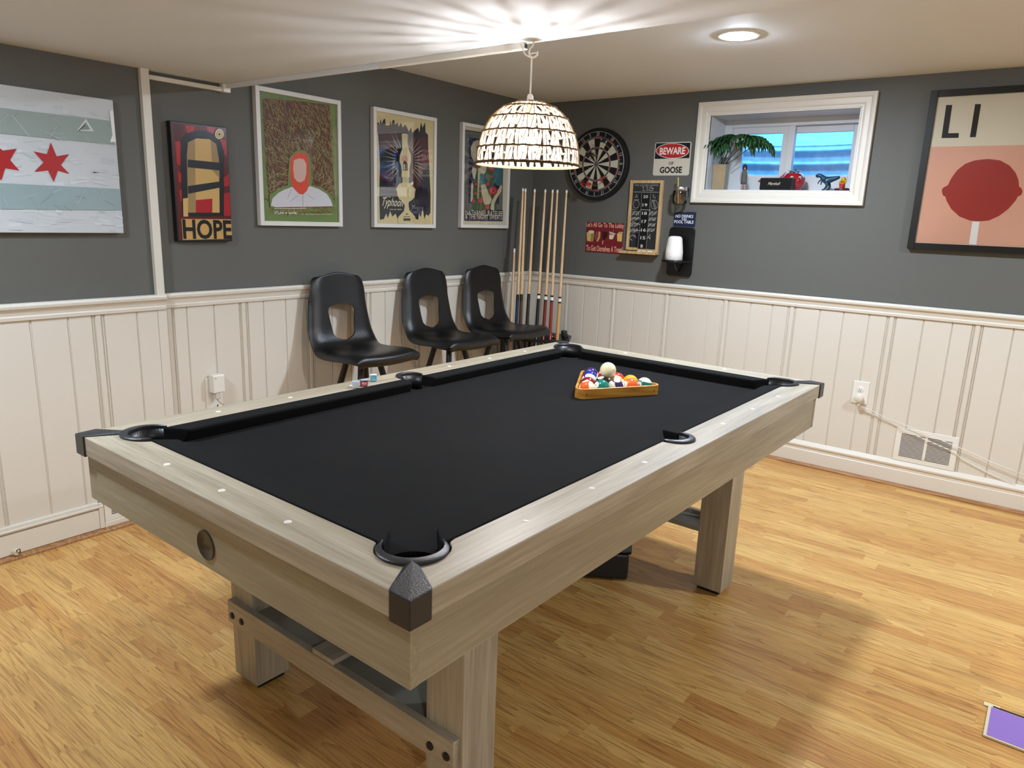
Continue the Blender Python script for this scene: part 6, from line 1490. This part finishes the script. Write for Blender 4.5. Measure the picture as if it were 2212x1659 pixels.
MB().ball((0, .003, .136), .0125, 16, sc=(1.02, .95, 1.15)).box((-.012, .001, .118), (.012, .011, .136)).build('hair', mat('dark_hair', '1a1411', .5), fg, smooth='all', merge=False)
# bird ornament
bd = thing('bird_ornament', 'red bird ornament with wire legs left of the black speaker on the sill', 'ornament', (.075, -1.665, SZ), -pi/2)
B = [(-.062, .052, .0015), (-.052, .056, .007), (-.040, .058, .012), (-.018, .052, .019), (.005, .042, .021), (.03, .040, .018), (.05, .05, .010), (.075, .078, .006), (.098, .104, .003)]
vs = []; K = 12
for x, z, r in B:
    for i in range(K): vs.append((x, r*.75*cos(2*pi*i/K), z+r*1.15*sin(2*pi*i/K)))
MB().add(vs, [tuple(range(K)), tuple((len(B)-1)*K+i for i in range(K-1, -1, -1))]+[(j_*K+i, j_*K+(i+1) % K, (j_+1)*K+(i+1) % K, (j_+1)*K+i) for j_ in range(len(B)-1) for i in range(K)]).build('body', mat('red_lacquer', 'b5301c', .3), bd, smooth=True)
MB().tube([(.0, .006, .03), (.004, .006, .001), (-.006, .006, .001)], .001, 6).tube([(.0, -.006, .03), (.004, -.006, .001), (-.006, -.006, .001)], .001, 6).build('legs', M_black, bd)
MB().ball((-.048, -.0055, .0585), .0018, 8).build('eye', M_plastic, bd)
# speaker
sk_ = thing('bluetooth_speaker', 'black oblong speaker with white script lettering on the window sill', 'speaker', (.018, -1.636, SZ), -pi/2)
MB().prism(rrect(0, 0, .188, .070, .008), .0, .062, axis='y').build('cabinet', mat('black_vinyl', '0d0d0f', .5, bump=.4, bscale=500), sk_, bevel=.003)
MB().prism(rrect(.006, .006, .182, .064, .005), -.003, .0, axis='y').build('grille', mat('black_grille', '0a0a0b', .7, bump=.6, bscale=900), sk_)
a = Art(-.0033); a.text('Marshall', (.052, .029, .118, .045), 'd9cfae', 0, .35); a.build('logo', M_ink, sk_)
# tomato
tm = thing('tomato_ornament', 'shiny red tomato ornament with eyes and green leaves behind the speaker', 'ornament', (.125, -1.795, SZ), RAD(-62))
MB().lathe([(1e-6, .004), (.03, 0), (.052, .014), (.066, .042), (.066, .07), (.052, .096), (.030, .106), (.012, .104), (1e-6, .100)], 40).build('body', mat('glossy_tomato_red', '9c1418', .12, coat=.6), tm, smooth='all')
lf = MB()
for i in range(6):
    a_ = i*pi/3+.3; c0, s0 = cos(a_), sin(a_)
    lf.add([(0, 0, .106), (c0*.022-s0*.009, s0*.022+c0*.009, .112), (c0*.022+s0*.009, s0*.022-c0*.009, .112), (c0*.042, s0*.042, .104+.012*(i % 2))], [(0, 2, 1), (1, 2, 3)])
lf.tube([(0, 0, .10), (.002, 0, .115), (.008, .002, .125)], [.005, .004, .003], 8)
lf.build('leaves', mat('leaf_green_gloss', '2f5e35', .35), tm, solid=.002)
for x in (-.022, .022):
    e_ = MB().lathe([(1e-6, .003), (.006, .002), (.0085, 0)], 18, M=Matrix.Translation((x, -.0605, .073)) @ Matrix.Rotation(pi/2+.12, 4, 'X')).build('eye', M_plastic, tm, smooth=True)
    MB().lathe([(1e-6, .0045), (.0045, .0035), (.0045, .001)], 14, M=Matrix.Translation((x, -.0605, .073)) @ Matrix.Rotation(pi/2+.12, 4, 'X')).build('pupil', M_dark, e_, smooth=True)
# dinosaur
dn = thing('dinosaur_toy', 'dark teal toy dinosaur on two legs at the right of the window sill', 'toy', (.055, -1.998, SZ), -pi/2)
V = [(.0, 0, .058), (-.018, 0, .068), (-.030, 0, .082), (-.046, 0, .086), (-.062, 0, .078), (.022, 0, .062), (.045, 0, .068), (.072, 0, .076),
     (.004, -.012, .045), (.010, -.014, .026), (-.002, -.014, .008), (-.016, -.014, .003), (.004, .012, .045), (.020, .014, .028), (.014, .014, .008), (.002, .014, .003),
     (-.026, -.010, .060), (-.038, -.012, .048), (-.040, -.012, .036), (-.022, .010, .058), (-.030, .012, .044), (-.030, .012, .032)]
E_ = [(0, 1), (1, 2), (2, 3), (3, 4), (0, 5), (5, 6), (6, 7), (0, 8), (8, 9), (9, 10), (10, 11), (0, 12), (12, 13), (13, 14), (14, 15), (1, 16), (16, 17), (17, 18), (1, 19), (19, 20), (20, 21)]
Rr = [.021, .018, .012, .015, .010, .019, .014, .007, .011, .007, .005, .005, .011, .007, .005, .005, .005, .0035, .003, .005, .0035, .003]
skin('body', V, E_, Rr, mat('teal_vinyl', '123c50', .3), dn)
for y in (-.0125, .0125): MB().ball((-.050, y, .090), .0022, 8).build('eye', M_plastic, dn)
# small yellow figurine with red cup
yf = thing('toy_figurine', 'tiny yellow figurine holding a red cup at the right end of the sill', 'figurine', (.04, -2.092, SZ), -pi/2); yf.scale = (1.35, 1.35, 1.35)
MB().lathe([(.030, 0), (.032, .003), (.030, .009), (.02, .012)], 24).build('base', mat('dark_red_base', '4a1512', .4), yf, smooth=True)
skin('body', [(0, 0, .028), (0, 0, .044), (0, 0, .056), (-.010, -.004, .038), (-.012, -.014, .03), (.010, -.004, .038), (.012, -.012, .03), (-.005, 0, .018), (-.006, 0, .0125), (.005, 0, .018), (.006, 0, .0125)],
     [(0, 1), (1, 2), (1, 3), (3, 4), (1, 5), (5, 6), (0, 7), (7, 8), (0, 9), (9, 10)], [.010, .008, .010, .004, .003, .004, .003, .005, .004, .005, .004], mat('yellow_vinyl', 'c99a1e', .4), yf)
MB().lathe([(.007, .010), (.010, .026), (.0105, .0275), (.009, .0275), (.006, .013), (1e-6, .013)], 18, M=Matrix.Translation((0, -.021, 0))).build('cup', mat('red_cup', 'c23a28', .3), yf, smooth=True)

# ------------------------------------------------------------------ scuffs on the panelling stay as small marks of dirt on their own surface
# ------------------------------------------------------------------ camera
cam = bpy.data.cameras.new('camera'); co = bpy.data.objects.new('camera', cam); COL.objects.link(co)
cam.sensor_width = 36; cam.sensor_fit = 'HORIZONTAL'; cam.lens = 1560.65/2212*36; cam.clip_start = .05
yaw, pit, rol = .6447, -.2278, .0368
yaw, pit, rol = CAMROT
d = Vector((cos(pit)*cos(yaw), cos(pit)*sin(yaw), sin(pit))); r = Vector((sin(yaw), -cos(yaw), 0)); u = r.cross(d)
r2 = r*cos(rol)+u*sin(rol); u2 = -r*sin(rol)+u*cos(rol)
co.matrix_world = Matrix(((r2.x, u2.x, -d.x, CAMPOS[0]), (r2.y, u2.y, -d.y, CAMPOS[1]), (r2.z, u2.z, -d.z, CAMPOS[2]), (0, 0, 0, 1)))
S.camera = co
# ------------------------------------------------------------------ daylight outside and exposure
wd = bpy.data.worlds.new('sky'); S.world = wd; wd.use_nodes = True
bg = wd.node_tree.nodes['Background']; bg.inputs[0].default_value = (.10, .42, 1.0, 1); bg.inputs[1].default_value = SKY
S.view_settings.view_transform = 'Standard'; S.view_settings.look = 'None'; S.view_settings.gamma = 1; S.view_settings.use_curve_mapping = False
S.view_settings.exposure = EXPO
S.cycles.max_bounces = 8; S.cycles.diffuse_bounces = 4; S.cycles.glossy_bounces = 4; S.cycles.transparent_max_bounces = 12
S.cycles.sample_clamp_indirect = 6; S.cycles.use_denoising = True; S.cycles.caustics_reflective = False; S.cycles.caustics_refractive = False
